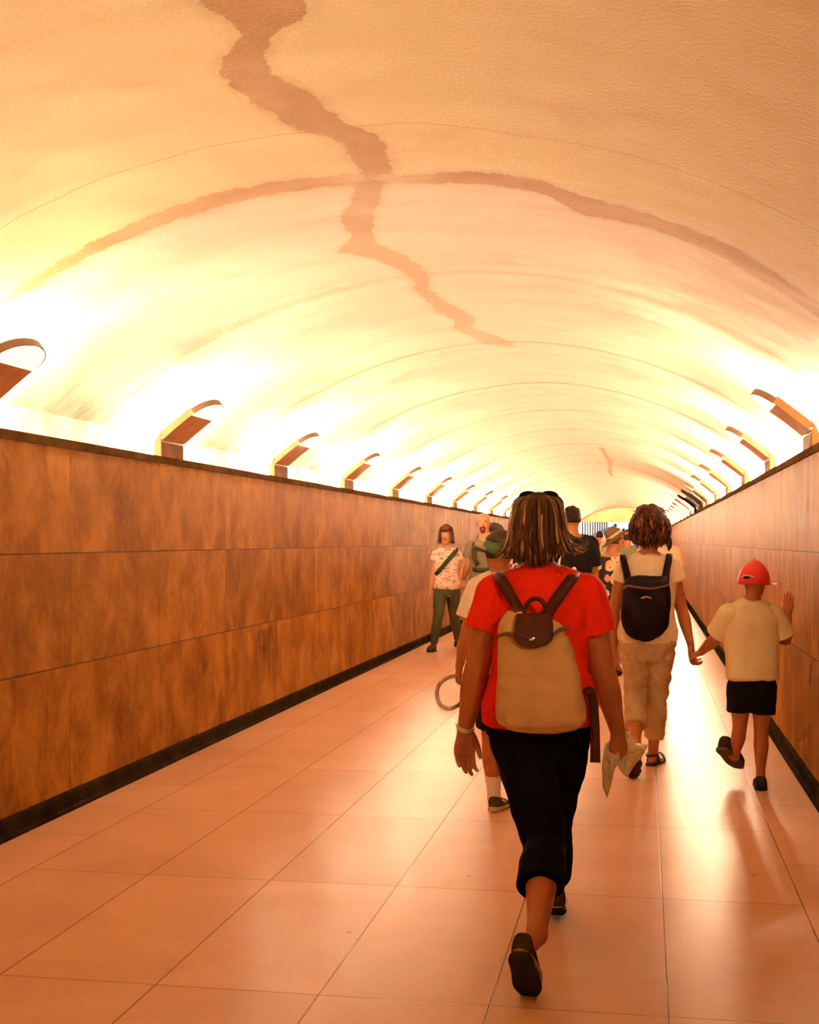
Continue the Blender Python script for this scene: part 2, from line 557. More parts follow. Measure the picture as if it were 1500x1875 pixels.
def build_tunnel():
    # vault: the inner plaster skin is finely divided, the back of the concrete is coarse
    th0 = math.asin((SPR_L - VX) / VR)
    th1 = math.asin((SPR_R - VX) / VR)
    na = 116
    prof = [(SPR_L, WALL_H - 0.02)]
    prof += [(VX + VR * math.sin(th0 + (th1 - th0) * i / na), VZ + VR * math.cos(th0 + (th1 - th0) * i / na)) for i in range(na + 1)]
    prof += [(SPR_R, WALL_H - 0.02)]
    ys = [Y0 + i * 0.5 for i in range(40)]
    ys = [y for y in ys if y < 2.9]
    y = 2.9
    while y < 11.2:
        ys.append(y)
        y += 0.04
    while y < 21:
        ys.append(y)
        y += 0.4
    while y < 33:
        ys.append(y)
        y += 0.2
    while y < Y1:
        ys.append(y)
        y += 1.0
    ys.append(Y1)
    np_ = len(prof)
    verts, st, sg = [], [], []
    for yy in ys:
        for (x, z) in prof:
            verts.append((x, yy, z))
            s = VR * math.atan2(x - VX, z - VZ)
            d, g = stain_value(s, yy)
            st.append(max(0.0, min(1.0, 0.5 + d / 0.16)))
            sg.append(g)
    faces = []
    for j in range(len(ys) - 1):
        for i in range(np_ - 1):
            a = j * np_ + i
            faces.append((a, a + np_, a + np_ + 1, a + 1))
    # back of the vault
    b = len(verts)
    outp = [(x + (0.25 if x > VX else -0.25) * min(1, abs(x - VX) / 1.5), z + 0.25) for (x, z) in prof]
    outp[0] = (SPR_L - 0.3, WALL_H - 0.02)
    outp[-1] = (SPR_R + 0.3, WALL_H - 0.02)
    for yy in (Y0, Y1):
        for (x, z) in outp:
            verts.append((x, yy, z))
            st.append(0)
            sg.append(0)
    for i in range(np_ - 1):
        faces.append((b + i, b + i + 1, b + np_ + i + 1, b + np_ + i))
    L = (len(ys) - 1) * np_
    for i in range(np_ - 1):
        faces.append((i, i + 1, b + i + 1, b + i))
        faces.append((L + i, b + np_ + i, b + np_ + i + 1, L + i + 1))
    me = bpy.data.meshes.new('ceiling')
    me.from_pydata(verts, [], faces)
    for nm, dat in (('stain', st), ('strength', sg)):
        at = me.attributes.new(nm, 'FLOAT', 'POINT')
        at.data.foreach_set('value', np.array(dat, dtype=np.float32))
    bm = bmesh.new()
    bm.from_mesh(me)
    bmesh.ops.recalc_face_normals(bm, faces=bm.faces)
    bm.to_mesh(me)
    bm.free()
    autosmooth(me, 28)
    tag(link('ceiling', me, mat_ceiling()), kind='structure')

    wm, fm = mat_wall(), mat_floor()
    m = MB()
    m.box((XL - 0.5, Y0, 0.0), (XL, Y1, WALL_H))
    tag(m.build('wall_left', wm, smooth=False), kind='structure')
    m = MB()
    m.box((XR, Y0, 0.0), (XR + 0.5, Y1, WALL_H))
    tag(m.build('wall_right', wm, smooth=False), kind='structure')
    m = MB()
    m.box((XL - 0.5, Y0 - 0.3, 0), (XR + 0.5, Y0, 3.4))  # unseen wall added to keep sky light from leaking in
    tag(m.build('wall_back_blocker', wm, smooth=False), kind='structure')
    m = MB()
    m.box((XL - 8, Y0 - 0.3, -0.25), (XR + 8, 96.0, 0.0))
    tag(m.build('floor', fm, smooth=False), kind='structure')
    # bronze capping strip and dark recessed skirting
    cap = plain('capping_strip_bronze', (0.10, 0.05, 0.020), 0.85, 0.0, 0.0, 0.25, 8.0)
    skirt = plain('skirting_dark_stone', (0.028, 0.019, 0.010), 0.9, 0.0, 0.0, 0.35, 6.0)
    lip = plain('skirting_lip', (0.16, 0.085, 0.04), 0.5, 0.4, 0.0, 0.3, 6.0)
    for i, (x, sgn, nm) in enumerate(((XL, 1, 'left'), (XR, -1, 'right'))):
        m = MB()
        a, b_ = sorted((x + sgn * 0.012, x - sgn * 0.05))
        m.box((a, Y0, WALL_H - 0.035), (b_, Y1, WALL_H + 0.012))
        tag(m.build('trim_%d' % (i + 1), cap, smooth=False), kind='structure')
        m = MB()
        pr = [(x, 0.0), (x + sgn * 0.045, 0.0), (x + sgn * 0.045, 0.012), (x + sgn * 0.022, 0.022), (x + sgn * 0.022, 0.088), (x + sgn * 0.012, 0.10), (x, 0.104)]
        m.prism([(q[0], Y0, q[1]) for q in pr], (0, Y1 - Y0, 0))
        tag(m.build('baseboard_' + nm, skirt, smooth=False), kind='structure')


def build_far_end():
    # the vault stops against a flat lintel wall; beyond it daylight falls down a stair
    g = G('lintel_plaster')
    p = g.pos()
    v = g.noise(p, 1.6, 6.0, 0.65, 0.6)
    c = g.ramp(v, (0.3, (0.56, 0.34, 0.15)), (0.6, (0.72, 0.50, 0.26)))
    crack = g.rng(g.noise(g.mapv(p, (0.8, 1, 5)), 1.2, 5.0, 0.7, 1.0), 0.62, 0.70)
    c = g.mix(g.math('MULTIPLY', crack, 0.6), c, (0.36, 0.17, 0.06))
    lm = g.done(c, 0.8, 0.2)
    m = MB()
    m.box((XL - 0.6, Y1, 2.40), (XR + 0.6, Y1 + 0.4, 3.6))
    tag(m.build('wall_front', lm, smooth=False), kind='structure')
    stone = plain('stair_stone', (0.62, 0.60, 0.60), 0.7, 0.3, 0.0, 0.1, 3.0)
    # flight of steps rising into the daylight
    m = MB()
    for k in range(24):
        m.box((XL, 79 + k * 0.32, 0.0), (XR, 79 + (k + 1) * 0.32, 0.16 * (k + 1)))
    tag(m.build('stairs', stone, smooth=False), kind='structure')
    dk = plain('stair_rail_dark_metal', (0.05, 0.035, 0.028), 0.5, 0.4, 0.3)
    t = empty('stair_railing', (-3.0, 70, 0))
    tag(t, 'dark slanting stair railing with pickets at the bright far tunnel end', 'railing')
    zoff = Vector((-3.0, 70, 0))
    m = MB()
    pts = [Vector((-3.1, 66, 1.55)), Vector((-1.95, 72, 2.24))]
    e = Vector((0.0, 0.0, -0.2))
    d = (pts[1] - pts[0])
    m.prism([pts[0] - zoff, pts[1] - zoff, pts[1] + e - zoff, pts[0] + e - zoff], (0.12, 0, 0))
    m.build('handrail', dk, t, smooth=False)
    m = MB()
    m.prism([pts[0] + e - zoff, pts[1] + e - zoff, Vector((pts[1].x, pts[1].y, 0)) - zoff, Vector((pts[0].x, pts[0].y, 0)) - zoff], (0.1, 0, 0))
    m.build('side_panel', plain('stair_cheek_stone', (0.42, 0.28, 0.2), 0.7), t, smooth=False)
    for k in range(11):
        q = pts[0] + d * ((k + 0.5) / 11.0)
        m = MB()
        m.box((q.x - 0.035 - zoff.x, q.y - 0.035 - zoff.y, q.z - zoff.z - 0.02), (q.x + 0.035 - zoff.x, q.y + 0.035 - zoff.y, 2.9))
        m.build('picket', dk, t, smooth=False)


# ------------------------------------------------------------------ wall lamps
def lamp_curve(off):
    """points (x, z) of the left-hand profile, off metres in front of the ledge wall and vault"""
    th = math.asin((SPR_L - VX) / VR)
    out = [(SPR_L + off, WALL_H - 0.01)]
    zs = VZ + VR * math.cos(th)
    out.append((SPR_L + off, zs - 0.02))
    for k in range(1, 9):
        a = th + 0.058 * k / 8 * 2.6
        out.append((VX + (VR - off) * math.sin(a), VZ + (VR - off) * math.cos(a)))
    return out


def shield_meshes():
    """lamp built round its own base (0,0,0) = foot of the shield on the ledge; x points into the tunnel, y along it"""
    W = 0.215
    base = (SPR_L, WALL_H)
    front = [(x - base[0], z - base[1]) for x, z in lamp_curve(0.115)]
    nfr = len(front)
    # cumulative length
    cum = [0.0]
    for i in range(1, nfr):
        cum.append(cum[-1] + math.hypot(front[i][0] - front[i - 1][0], front[i][1] - front[i - 1][1]))
    L = cum[-1]

    def at(u):
        return np.interp(u, cum, [q[0] for q in front]), np.interp(u, cum, [q[1] for q in front])

    def nrm(u):
        a, b = at(max(0, u - 0.02)), at(min(L, u + 0.02))
        t = Vector((b[0] - a[0], 0, b[1] - a[1])).normalized()
        return Vector((t.z, 0, -t.x))
    cap0 = L - 0.135

    def panel(u0, u1, rows, wfun, thick, skew=0.0, lift=0.0):
        m = MB()
        vs, fs = [], []
        nc = 12
        for layer in (0, 1):
            for r in range(rows + 1):
                for c in range(nc + 1):
                    fc = c / nc * 2 - 1
                    uu = u0 + (u1 - u0) * r / rows
                    uu = min(L, max(0, uu + skew * fc * (1 if (r == rows and skew) else 0)))
                    w = wfun(uu)
                    x, z = at(uu)
                    n = nrm(uu)
                    q = Vector((x, fc * w, z)) + n * (lift - thick * layer)
                    vs.append(q)
        S = (rows + 1) * (nc + 1)
        idx = lambda l, r, c: l * S + r * (nc + 1) + c
        for r in range(rows):
            for c in range(nc):
                fs.append((idx(0, r, c), idx(0, r, c + 1), idx(0, r + 1, c + 1), idx(0, r + 1, c)))
                fs.append((idx(1, r, c), idx(1, r + 1, c), idx(1, r + 1, c + 1), idx(1, r, c + 1)))
        for r in range(rows):
            fs.append((idx(0, r, 0), idx(0, r + 1, 0), idx(1, r + 1, 0), idx(1, r, 0)))
            fs.append((idx(0, r, nc), idx(1, r, nc), idx(1, r + 1, nc), idx(0, r + 1, nc)))
        for c in range(nc):
            fs.append((idx(0, 0, c), idx(1, 0, c), idx(1, 0, c + 1), idx(0, 0, c + 1)))
            fs.append((idx(0, rows, c), idx(0, rows, c + 1), idx(1, rows, c + 1), idx(1, rows, c)))
        m.add(vs, fs)
        return m
    wcap = lambda u: W * math.sqrt(max(0.012, 1 - (max(0, u - cap0) / (L - cap0)) ** 2))
    sm = panel(0.0, cap0 - 0.02, 12, lambda u: W * 0.97, 0.012)
    for sg in (-1, 1):                       # folded side flanges
        vs, fs = [], []
        for r in range(13):
            uu = (cap0 + 0.004) * r / 12
            x, z = at(uu)
            n = nrm(uu)
            fd = -float(np.interp(uu, [0.0, 0.2, 0.3], [0.05, 0.05, 0.05]))
            for (yy, dd) in ((W, 0.0), (W, fd), (W - 0.012, fd), (W - 0.012, 0.0)):
                vs.append(Vector((x, sg * yy, z)) + n * dd)
        for r in range(12):
            for i in range(4):
                j = (i + 1) % 4
                fs.append((r * 4 + i, r * 4 + j, r * 4 + 4 + j, r * 4 + 4 + i))
        fs += [(0, 1, 2, 3), (51, 50, 49, 48)]
        sm.add(vs, fs)
    shield = sm.mesh('shield')
    autosmooth(shield, 30)
    foot = panel(0.0, 0.125, 4, lambda u: W * 0.985, 0.02, 0.0, 0.005).mesh('foot_plate')
    autosmooth(foot, 30)
    cap = panel(cap0 - 0.02, L, 10, lambda u: wcap(u) * 0.97, 0.012, 0.0, 0.004).mesh('end_cap')
    autosmooth(cap, 30)
    # rim: strip following the rounded end
    m = MB()
    pts = []
    for k in range(25):
        a = math.pi * k / 24
        uu = cap0 + (L - cap0) * math.sin(a)
        x, z = at(uu)
        pts.append(Vector((x, -W * math.cos(a) * 1.0, z)) - nrm(uu) * 0.005)
    vs, fs = [], []
    for k, q in enumerate(pts):
        t = (pts[min(k + 1, 24)] - pts[max(k - 1, 0)]).normalized()
        n = nrm(cap0 + (L - cap0) * math.sin(math.pi * k / 24))
        o = t.cross(n).normalized()
        for (a, b) in ((-.005, .008), (.005, .008), (.005, -.032), (-.005, -.032)):
            vs.append(q + o * a + n * b)
    for k in range(24):
        for i in range(4):
            j = (i + 1) % 4
            fs.append((k * 4 + i, k * 4 + j, k * 4 + 4 + j, k * 4 + 4 + i))
    fs += [(0, 1, 2, 3), (96, 99, 98, 97)]
    m.add(vs, fs)
    rim = m.mesh('rim')
    autosmooth(rim, 40)
    # tubes standing in the gap behind the shield
    back = [(x - base[0], z - base[1]) for x, z in lamp_curve(0.034)]
    tubes = []
    for sy in (-1, 1):
        m = MB()
        m.loft([Vector((back[i][0], sy * (W - 0.08), back[i][1])) for i in (0, 1, 3, 6)], [0.02] * 4, (0, 1, 0), n=6, seg=1)
        tubes.append(m.mesh('lamp_tube'))
    return shield, cap, rim, foot, tubes


def build_lamps():
    g = G('lamp_shield_enamel')
    v = g.noise(g.mapv(g.obj(), (1, 1, 0.4)), 14.0, 4.0, 0.6)
    sh = g.done(g.ramp(v, (0.3, (0.50, 0.22, 0.085)), (0.7, (0.64, 0.32, 0.14))), 0.5, 0.4)
    g = G('lamp_opal_cap')
    g.b.inputs['Emission Color'].default_value = (1.0, 0.80, 0.56, 1)
    g.b.inputs['Emission Strength'].default_value = 1.5
    cp = g.done((0.9, 0.84, 0.74), 0.5, 0.4)
    rm = plain('lamp_rim_bronze', (0.14, 0.075, 0.035), 0.5, 0.4)
    g = G('lamp_tube_lit')
    g.b.inputs['Emission Color'].default_value = (*LAMP_COL, 1)
    g.b.inputs['Emission Strength'].default_value = LAMP_STRENGTH
    lit = g.done((0.9, 0.85, 0.75), 0.4)
    off = plain('lamp_tube_unlit', (0.55, 0.5, 0.45), 0.3)
    dark = plain('lamp_shield_unlit', (0.03, 0.013, 0.006), 0.8, 0.05)  # parts of unlit lamps near black: lack of light put into the colour
    shield, cap, rim, foot, tubes = shield_meshes()
    ft = plain('lamp_foot_darkened', (0.24, 0.095, 0.034), 0.8, 0.1, 0.0, 0.3, 12.0)  # added plate; its darker colour offsets bounce light on the lower shield

    def lamp(side, k, lit_):
        y = 8.58 + 2.74 * k
        o = empty('wall_lamp', (SPR_L if side < 0 else SPR_R, y, WALL_H))
        if side > 0:
            o.scale = (-1, 1, 1)
        for nm, me, mt in (('shield', shield, sh), ('end_cap', cap, cp), ('rim', rim, rm), ('foot_plate', foot, ft)):
            if not lit_:
                mt = dark
            c = bpy.data.objects.new(nm, me)
            COL.objects.link(c)
            c.parent = o
            if not me.materials:
                me.materials.append(mt)
            if me.materials[0] != mt:
                c.material_slots[0].link = 'OBJECT'
                c.material_slots[0].material = mt
        for me in tubes:
            c = bpy.data.objects.new('lamp_tube', me)
            COL.objects.link(c)
            c.parent = o
            if not me.materials:
                me.materials.append(lit)
            if not lit_:
                c.material_slots[0].link = 'OBJECT'
                c.material_slots[0].material = off
        return o
    ordin = ['nearest', 'second', 'third', 'fourth', 'fifth', 'sixth', 'seventh', 'eighth', 'ninth', 'tenth']
    for k in [-3] + list(range(-1, 20)):  # the first station is out of view, added as fill light
        o = lamp(-1, k, True)
        i = k + 1
        if k < -1:
            tag(o, 'unseen shield lamp on the left ledge, added for fill light', 'lamp', 'added fill lamps on the left ledge')
            continue
        if i == 0:
            lb = 'rounded shield wall lamp on the left wall, nearest, cut by the photo edge'
        elif i < 10:
            lb = 'rounded shield lamp on the left wall ledge, %s from the camera' % ordin[i]
        else:
            lb = 'small distant shield lamp in the row along the left ledge'
        tag(o, lb, 'lamp', 'shield lamps along the left wall' if i < 10 else 'distant lamps along the left wall')
    for k in [-3] + list(range(0, 20)):  # first station again an unseen lamp added for fill
        unlit = k in (6, 7)
        o = lamp(1, k, not unlit)
        if k < 0:
            tag(o, 'unseen shield lamp on the right ledge, added for fill light', 'lamp', 'added fill lamps on the right ledge')
            continue
        if k == 0:
            lb = 'rounded shield wall lamp on the right wall, nearest, cut by the photo edge'
        elif unlit:
            lb = 'unlit dark shield lamp on the right ledge, the %s of two' % ('nearer' if k == 6 else 'farther')
        elif k < 6:
            lb = 'rounded shield lamp on the right wall ledge, %s from the camera' % ordin[k]
        else:
            lb = 'small distant shield lamp in the row along the right ledge'
        tag(o, lb, 'lamp', 'distant lamps along the right wall' if k > 7 else 'shield lamps along the right wall')


build_tunnel()
build_far_end()
build_lamps()
# ------------------------------------------------------------------ figure toolkit
FWD, RGT, UPV = Vector((0, 1, 0)), Vector((1, 0, 0)), Vector((0, 0, 1))


def remesh(mb, voxel, smooth=4, fac=0.5):
    o = link('tmp', mb.mesh('tmp'))
    r = o.modifiers.new('r', 'REMESH')
    r.mode = 'VOXEL'
    r.voxel_size = voxel
    r.use_smooth_shade = True
    if smooth:
        q = o.modifiers.new('s', 'SMOOTH')
        q.factor = fac
        q.iterations = smooth
    dg = bpy.context.evaluated_depsgraph_get()
    me = bpy.data.meshes.new_from_object(o.evaluated_get(dg), depsgraph=dg)
    old = o.data
    bpy.data.objects.remove(o)
    bpy.data.meshes.remove(old)
    me.polygons.foreach_set('use_smooth', [True] * len(me.polygons))
    return me


def coords(me):
    a = np.empty(len(me.vertices) * 3, dtype=np.float64)
    me.vertices.foreach_get('co', a)
    return a.reshape(-1, 3)


def set_coords(me, a):
    me.vertices.foreach_set('co', a.ravel())
    me.update()


def normals(me):
    a = np.empty(len(me.vertices) * 3, dtype=np.float64)
    me.vertices.foreach_get('normal', a)
    return a.reshape(-1, 3)


def ripple(me, amp, freq, stretch=(1, 1, 1), seed=0.0):
    """cloth folds: push vertices along their normals by smooth noise"""
    c, n = coords(me), normals(me)
    s = np.array(stretch) * freq
    d = np.array([mnoise.noise(Vector((p[0] * s[0] + seed, p[1] * s[1], p[2] * s[2]))) + 0.5 * mnoise.noise(Vector((p[0] * s[0] * 2.1, p[1] * s[1] * 2.1 + seed, p[2] * s[2] * 2.1))) for p in c])
    set_coords(me, c + n * (d * amp)[:, None])


def place(me, name, mat, root):
    """a finished world-space mesh becomes a child of its thing's Empty"""
    me.transform(Matrix.Translation(-root.location))
    me.name = name
    o = link(name, me, mat, root)
    return o


def tint(me, cols):
    a = me.color_attributes.new('tint', 'FLOAT_COLOR', 'POINT')
    c = np.ones((len(me.vertices), 4), dtype=np.float32)
    c[:, :3] = cols
    a.data.foreach_set('color', c.ravel())


def mat_skin(name, col):
    if name in _cloth:
        return _cloth[name]
    g = G(name)
    o = g.obj()
    v = g.noise(o, 14.0, 4.0, 0.6)
    c = g.ramp(v, (0.3, tuple(x * 0.90 for x in col)), (0.7, tuple(min(1, x * 1.08) for x in col)))
    c = g.mix(1.0, c, g.attr('tint'), 'MULTIPLY')
    g.bump(g.noise(o, 160.0, 3.0), 0.08, 0.002)
    _cloth[name] = g.done(c, 0.5, 0.35)
    return _cloth[name]


def mat_hair(name):
    if name in _cloth:
        return _cloth[name]
    g = G(name)
    o = g.obj()
    v = g.noise(g.mapv(o, (1, 1, 0.12)), 130.0, 3.0, 0.6)
    c = g.mix(1.0, g.attr('tint'), g.ramp(v, (0.25, (0.62, 0.60, 0.58)), (0.75, (1.25, 1.2, 1.15))), 'MULTIPLY')
    g.bump(v, 0.5, 0.004)
    _cloth[name] = g.done(c, 0.55, 0.12)
    return _cloth[name]


class Fig:
    """one person: joints in world space, then body, clothing and hair as children of one Empty"""
    def __init__(s, label, D, H, J, sex='f', w=1.0, face=(0, 1, 0), look=None, group=None, voxel=0.005, headk=0.135, ground=None, armk=1.0):
        s.armk = armk
        s.D, s.H, s.sex, s.w, s.vox = D, H, sex, w, voxel
        s.F = Vector(face).normalized()
        s.R = s.F.cross(UPV).normalized()
        s.J = {}
        for k, q in J.items():
            s.J[k] = P(q[0], q[1], D + (q[2] if len(q) > 2 else 0.0)) if not isinstance(q, Vector) else q
        g = ground if ground is not None else (s.J['anL'] + s.J['anR']) / 2
        s.root = empty('person', (g.x, g.y, 0.0))
        tag(s.root, label, 'person', group)
        s.hh = headk * H
        lk = Vector(look if look else face).normalized()
        s.hf = lk
        s.hr = lk.cross(UPV).normalized()
        s.hu = s.hr.cross(lk).normalized()
        s.HC = s.J['head']
        s.pel = (s.J['hipL'] + s.J['hipR']) / 2
        s.N = s.J['neck']

    # ---- helpers
    def hp(s, a, b, c):
        """head-frame point: a right, b forward, c up, in head heights"""
        return s.HC + (s.hr * a + s.hf * b + s.hu * c) * s.hh

    def torso_keys(s):
        f = s.sex == 'f'
        k = [(-.17, .060, .055, 0), (-.02, .100 if f else .092, .070, -.004), (.14, .104 if f else .094, .072, -.006),
             (.40, .080 if f else .088, .058, 0.0), (.62, .088 if f else .096, .064, .004), (.80, .094 if f else .106, .066, 0.0),
             (.92, .080 if f else .092, .052, -.004), (1.0, .042, .040, -.004)]
        return [(t, a * s.w, b * (1 + (s.w - 1) * .7), c) for t, a, b, c in k]

    def torso_pt(s, t, c=0.0):
        sp = s.N - s.pel
        # gentle lumbar curve
        return s.pel + sp * t + s.F * (c * s.H)

    def torso(s, mb, off=0.0, t0=None, t1=None, scale=1.0, loose=None, n=26):
        keys = s.torso_keys()
        ts = [k[0] for k in keys]
        sh = (s.J['shR'] - s.J['shL']).normalized()
        lo = ts[0] if t0 is None else t0
        hi = ts[-1] if t1 is None else t1
        pts, rad = [], []
        m = 11
        for i in range(m):
            t = lo + (hi - lo) * i / (m - 1)
            a = np.interp(t, ts, [k[1] for k in keys]) * s.H * scale + off
            b = np.interp(t, ts, [k[2] for k in keys]) * s.H * scale + off
            c = np.interp(t, ts, [k[3] for k in keys])
            if loose:
                e = np.interp(t, [q[0] for q in loose], [q[1] for q in loose])
                a += e
                b += e * 0.8
            pts.append(s.torso_pt(t, c))
            rad.append((a, b))
        side = (s.R * 0.5 + sh * 0.5 * (1 if sh.dot(s.R) > 0 else -1)).normalized()
        mb.loft(pts, rad, side, n=n, seg=3, cap=(0.3, 0.4), power=2.35)

    def shoulders(s, mb, off=0.0):
        H = s.H
        for k in 'LR':
            sh = s.J['sh' + k]
            mid = s.N * 0.55 + sh * 0.45
            top = s.N + UPV * (0.012 * H)
            mb.loft([s.N * .8 + s.HC * .2, top * .7 + mid * .3 + UPV * .002 * H, mid + UPV * (.004 * H), sh - UPV * (0.004 * H)],
                    [.030 * H + off, .032 * H + off, .031 * H + off, .033 * H * s.w + off], s.F, n=14, seg=4)

    def arm(s, mb, k, off=0.0, u1=1.0, u0=0.0, flare=0.0, fat=1.0, cap=1):
        """tube along the arm; u runs 0 shoulder, .5 elbow, 1 wrist"""
        H = s.H
        A, E, W = s.J['sh' + k], s.J['el' + k], s.J['wr' + k]
        us = [0, .12, .28, .42, .5, .58, .68, .85, 1.0]
        rs = [.034, .033, .030, .0255, .0245, .026, .026, .019, .0158]
        pts, rad = [], []
        m = 12
        for i in range(m):
            u = u0 + (u1 - u0) * i / (m - 1)
            q = A.lerp(E, u * 2) if u < .5 else E.lerp(W, (u - .5) * 2)
            if .42 < u < .58:
                q = q.lerp((A + W) / 2, 0.04 * (1 - abs(u - .5) / .08))
            r = np.interp(u, us, rs) * H * fat * s.armk * (1 + (s.w - 1) * .6) + off + flare * (i / (m - 1)) ** 1.5
            pts.append(q)
            rad.append((r, r * .95))
        mb.loft(pts, rad, s.F, n=16, seg=3, cap=(1, cap))

    def leg_pt(s, k, u):
        A, E, W = s.J['hip' + k], s.J['kn' + k], s.J['an' + k]
        q = A.lerp(E, u * 2) if u < .5 else E.lerp(W, (u - .5) * 2)
        fw = (E - (A + W) / 2)
        b = -s.F * (0.012 * s.H) * math.exp(-((u - .68) / .12) ** 2)
        return q + b

    def leg(s, mb, k, off=0.0, u0=0.0, u1=1.0, flare=0.0, fat=1.0, cap=(1, 1), loose=None):
        H = s.H
        us = [0, .10, .25, .40, .48, .55, .66, .78, .92, 1.0]
        rs = [.052, .053, .046, .038, .0345, .0325, .0345, .029, .021, .0215]
        pts, rad = [], []
        m = 16
        for i in range(m):
            u = u0 + (u1 - u0) * i / (m - 1)
            r = np.interp(u, us, rs) * H * fat * (1 + (s.w - 1) * .7) + off + flare * (i / (m - 1)) ** 1.5
            if loose:
                r = max(r, np.interp(u, [q[0] for q in loose], [q[1] for q in loose]))
            pts.append(s.leg_pt(k, u))
            rad.append((r, r * 1.03))
        mb.loft(pts, rad, s.R, n=20, seg=3, cap=cap)

    def foot_frame(s, k):
        h, t = s.J['heel' + k], s.J['toe' + k]
        d = (t - h)
        L = d.length
        d.normalize()
        side = d.cross(UPV)
        if side.length < .2:
            side = s.R.copy()
        side.normalize()
        up = side.cross(d).normalized()
        return h, d, side, up, L

    def foot(s, mb, k, shrink=0.82):
        h, d, sd, up, L = s.foot_frame(k)
        an = s.J['an' + k]
        q = shrink
        pts = [an, h + d * (.20 * L) + up * (.17 * L), h + d * (.42 * L) + up * (.14 * L), h + d * (.66 * L) + up * (.085 * L), h + d * (.84 * L) + up * (.06 * L), h + d * (.93 * L) + up * (.05 * L)]
        mb.loft(pts, [.021 * s.H * 1.0, (.125 * L * q, .15 * L * q), (.13 * L * q, .12 * L * q), (.155 * L * q, .085 * L * q), (.15 * L * q, .055 * L * q), (.10 * L * q, .04 * L * q)], sd, n=14, seg=3)
        mb.ball(h + d * (.13 * L) + up * (.11 * L), (.11 * L * q, .14 * L * q, .11 * L * q), (sd, d, up))

    def head(s, mb):
        hh = s.hh
        jw = 1.0 if s.sex == 'm' else 0.95
        keys = [(-.505, .085, .075, .245), (-.47, .145 * jw, .13, .21), (-.40, .215 * jw, .215, .145), (-.28, .27 * jw, .315, .065), (-.12, .305, .385, .02),
                (.03, .325, .42, -.012), (.18, .335, .44, -.03), (.30, .325, .43, -.035), (.40, .27, .36, -.04), (.465, .185, .25, -.045), (.50, .08, .11, -.045)]
        mb.loft([s.hp(0, f, v) for v, a, b, f in keys], [(a * hh, b * hh) for v, a, b, f in keys], s.hr, n=26, seg=3, cap=(0, 0), power=2.1)
        # neck
        nr = (.032 if s.sex == 'f' else .037) * s.H * (1 + (s.w - 1) * .5)
        mb.loft([s.N - UPV * .015 * s.H, s.N * .5 + s.hp(0, -.08, -.3) * .5, s.hp(0, -.08, -.28), s.hp(0, -.05, -.1)], [nr * 1.22, nr, nr * .98, nr * .95], s.hr, n=18, seg=4)
        # nose, brow, lips, chin
        mb.loft([s.hp(0, .40, .06), s.hp(0, .44, -.03), s.hp(0, .50, -.115), s.hp(0, .43, -.15)], [.028 * hh, .034 * hh, .055 * hh, .05 * hh], s.hr, n=10, seg=3)
        for sg in (-1, 1):
            mb.ball(s.hp(sg * .045, .42, -.135), (.035 * hh, .04 * hh, .03 * hh), (s.hr, s.hf, s.hu), 8, 6)
            mb.loft([s.hp(sg * .05, .40, .10), s.hp(sg * .17, .365, .105), s.hp(sg * .25, .27, .07)], [.03 * hh, .032 * hh, .025 * hh], s.hu, n=8, seg=3)
            mb.ball(s.hp(sg * .145, .335, .025), (.06 * hh, .05 * hh, .04 * hh), (s.hr, s.hf, s.hu), 10, 8)
            # ear: outer rim and lobe
            e = s.hp(sg * .345, -.03, -.01)
            ax = (s.hr * sg * .45 + s.hf * -.9).normalized()
            mb.ball(e, (.075 * hh, .018 * hh, .125 * hh), (ax, ax.cross(s.hu).normalized(), s.hu), 14, 10)
        mb.loft([s.hp(-.10, .345, -.24), s.hp(0, .395, -.225), s.hp(.10, .345, -.24)], [.018 * hh, .024 * hh, .018 * hh], s.hu, n=8, seg=3)
        mb.loft([s.hp(-.08, .34, -.275), s.hp(0, .385, -.28), s.hp(.08, .34, -.275)], [.018 * hh, .026 * hh, .018 * hh], s.hu, n=8, seg=3)
        mb.ball(s.hp(0, .30, -.42), (.10 * hh, .08 * hh, .07 * hh), (s.hr, s.hf, s.hu), 10, 8)

    def hand(s, mb, k, d, pn, ts, curl=(18, 28, 18), spread=0.0, thumb=(0.55, 0.75, 0.25), curls=None, scale=1.0):
        """d wrist to knuckles, pn the way the palm faces, ts towards the thumb side"""
        W = s.J['wr' + k]
        d = Vector(d).normalized()
        pn = Vector(pn)
        pn = (pn - d * pn.dot(d)).normalized()
        sx = d.cross(pn).normalized()
        if sx.dot(Vector(ts)) < 0:
            sx = -sx
        hl = .108 * s.H * scale
        q = hl
        mb.loft([W - d * (.10 * q), W + d * (.12 * q), W + d * (.34 * q), W + d * (.50 * q)],
                [(.155 * q, .115 * q), (.17 * q, .105 * q), (.225 * q, .085 * q), (.225 * q, .07 * q)], sx, n=16, seg=3, power=2.6)
        mb.ball(W + d * (.22 * q) + sx * (.13 * q) + pn * (.05 * q), (.10 * q, .16 * q, .075 * q), (sx, d, pn), 10, 8)
        tips = []
        base = [(.172, .49, .43), (.058, .525, .475), (-.058, .505, .44), (-.168, .46, .345)]
        for i, (ox, od, fl) in enumerate(base):
            cu = curls[i] if curls else curl
            p = W + sx * (ox * q) + d * (od * q)
            ang = 0.0
            sp = (ox / .17) * spread
            pts, rad = [p - d * (.12 * q)], [.056 * q]
            r0 = (.052, .054, .051, .045)[i]
            for j, (fr, a) in enumerate(zip((.46, .31, .23), cu)):
                pts.append(p.copy())
                rad.append(r0 * q * (1 - .09 * j))
                ang += math.radians(a)
                dd = (d * math.cos(ang) + pn * math.sin(ang) + sx * math.sin(math.radians(sp))).normalized()
                p = p + dd * (fl * fr * q)
            pts.append(p)
            rad.append(r0 * .72 * q)
            tips.append(p)
            mb.loft(pts, rad, sx, n=10, seg=3)
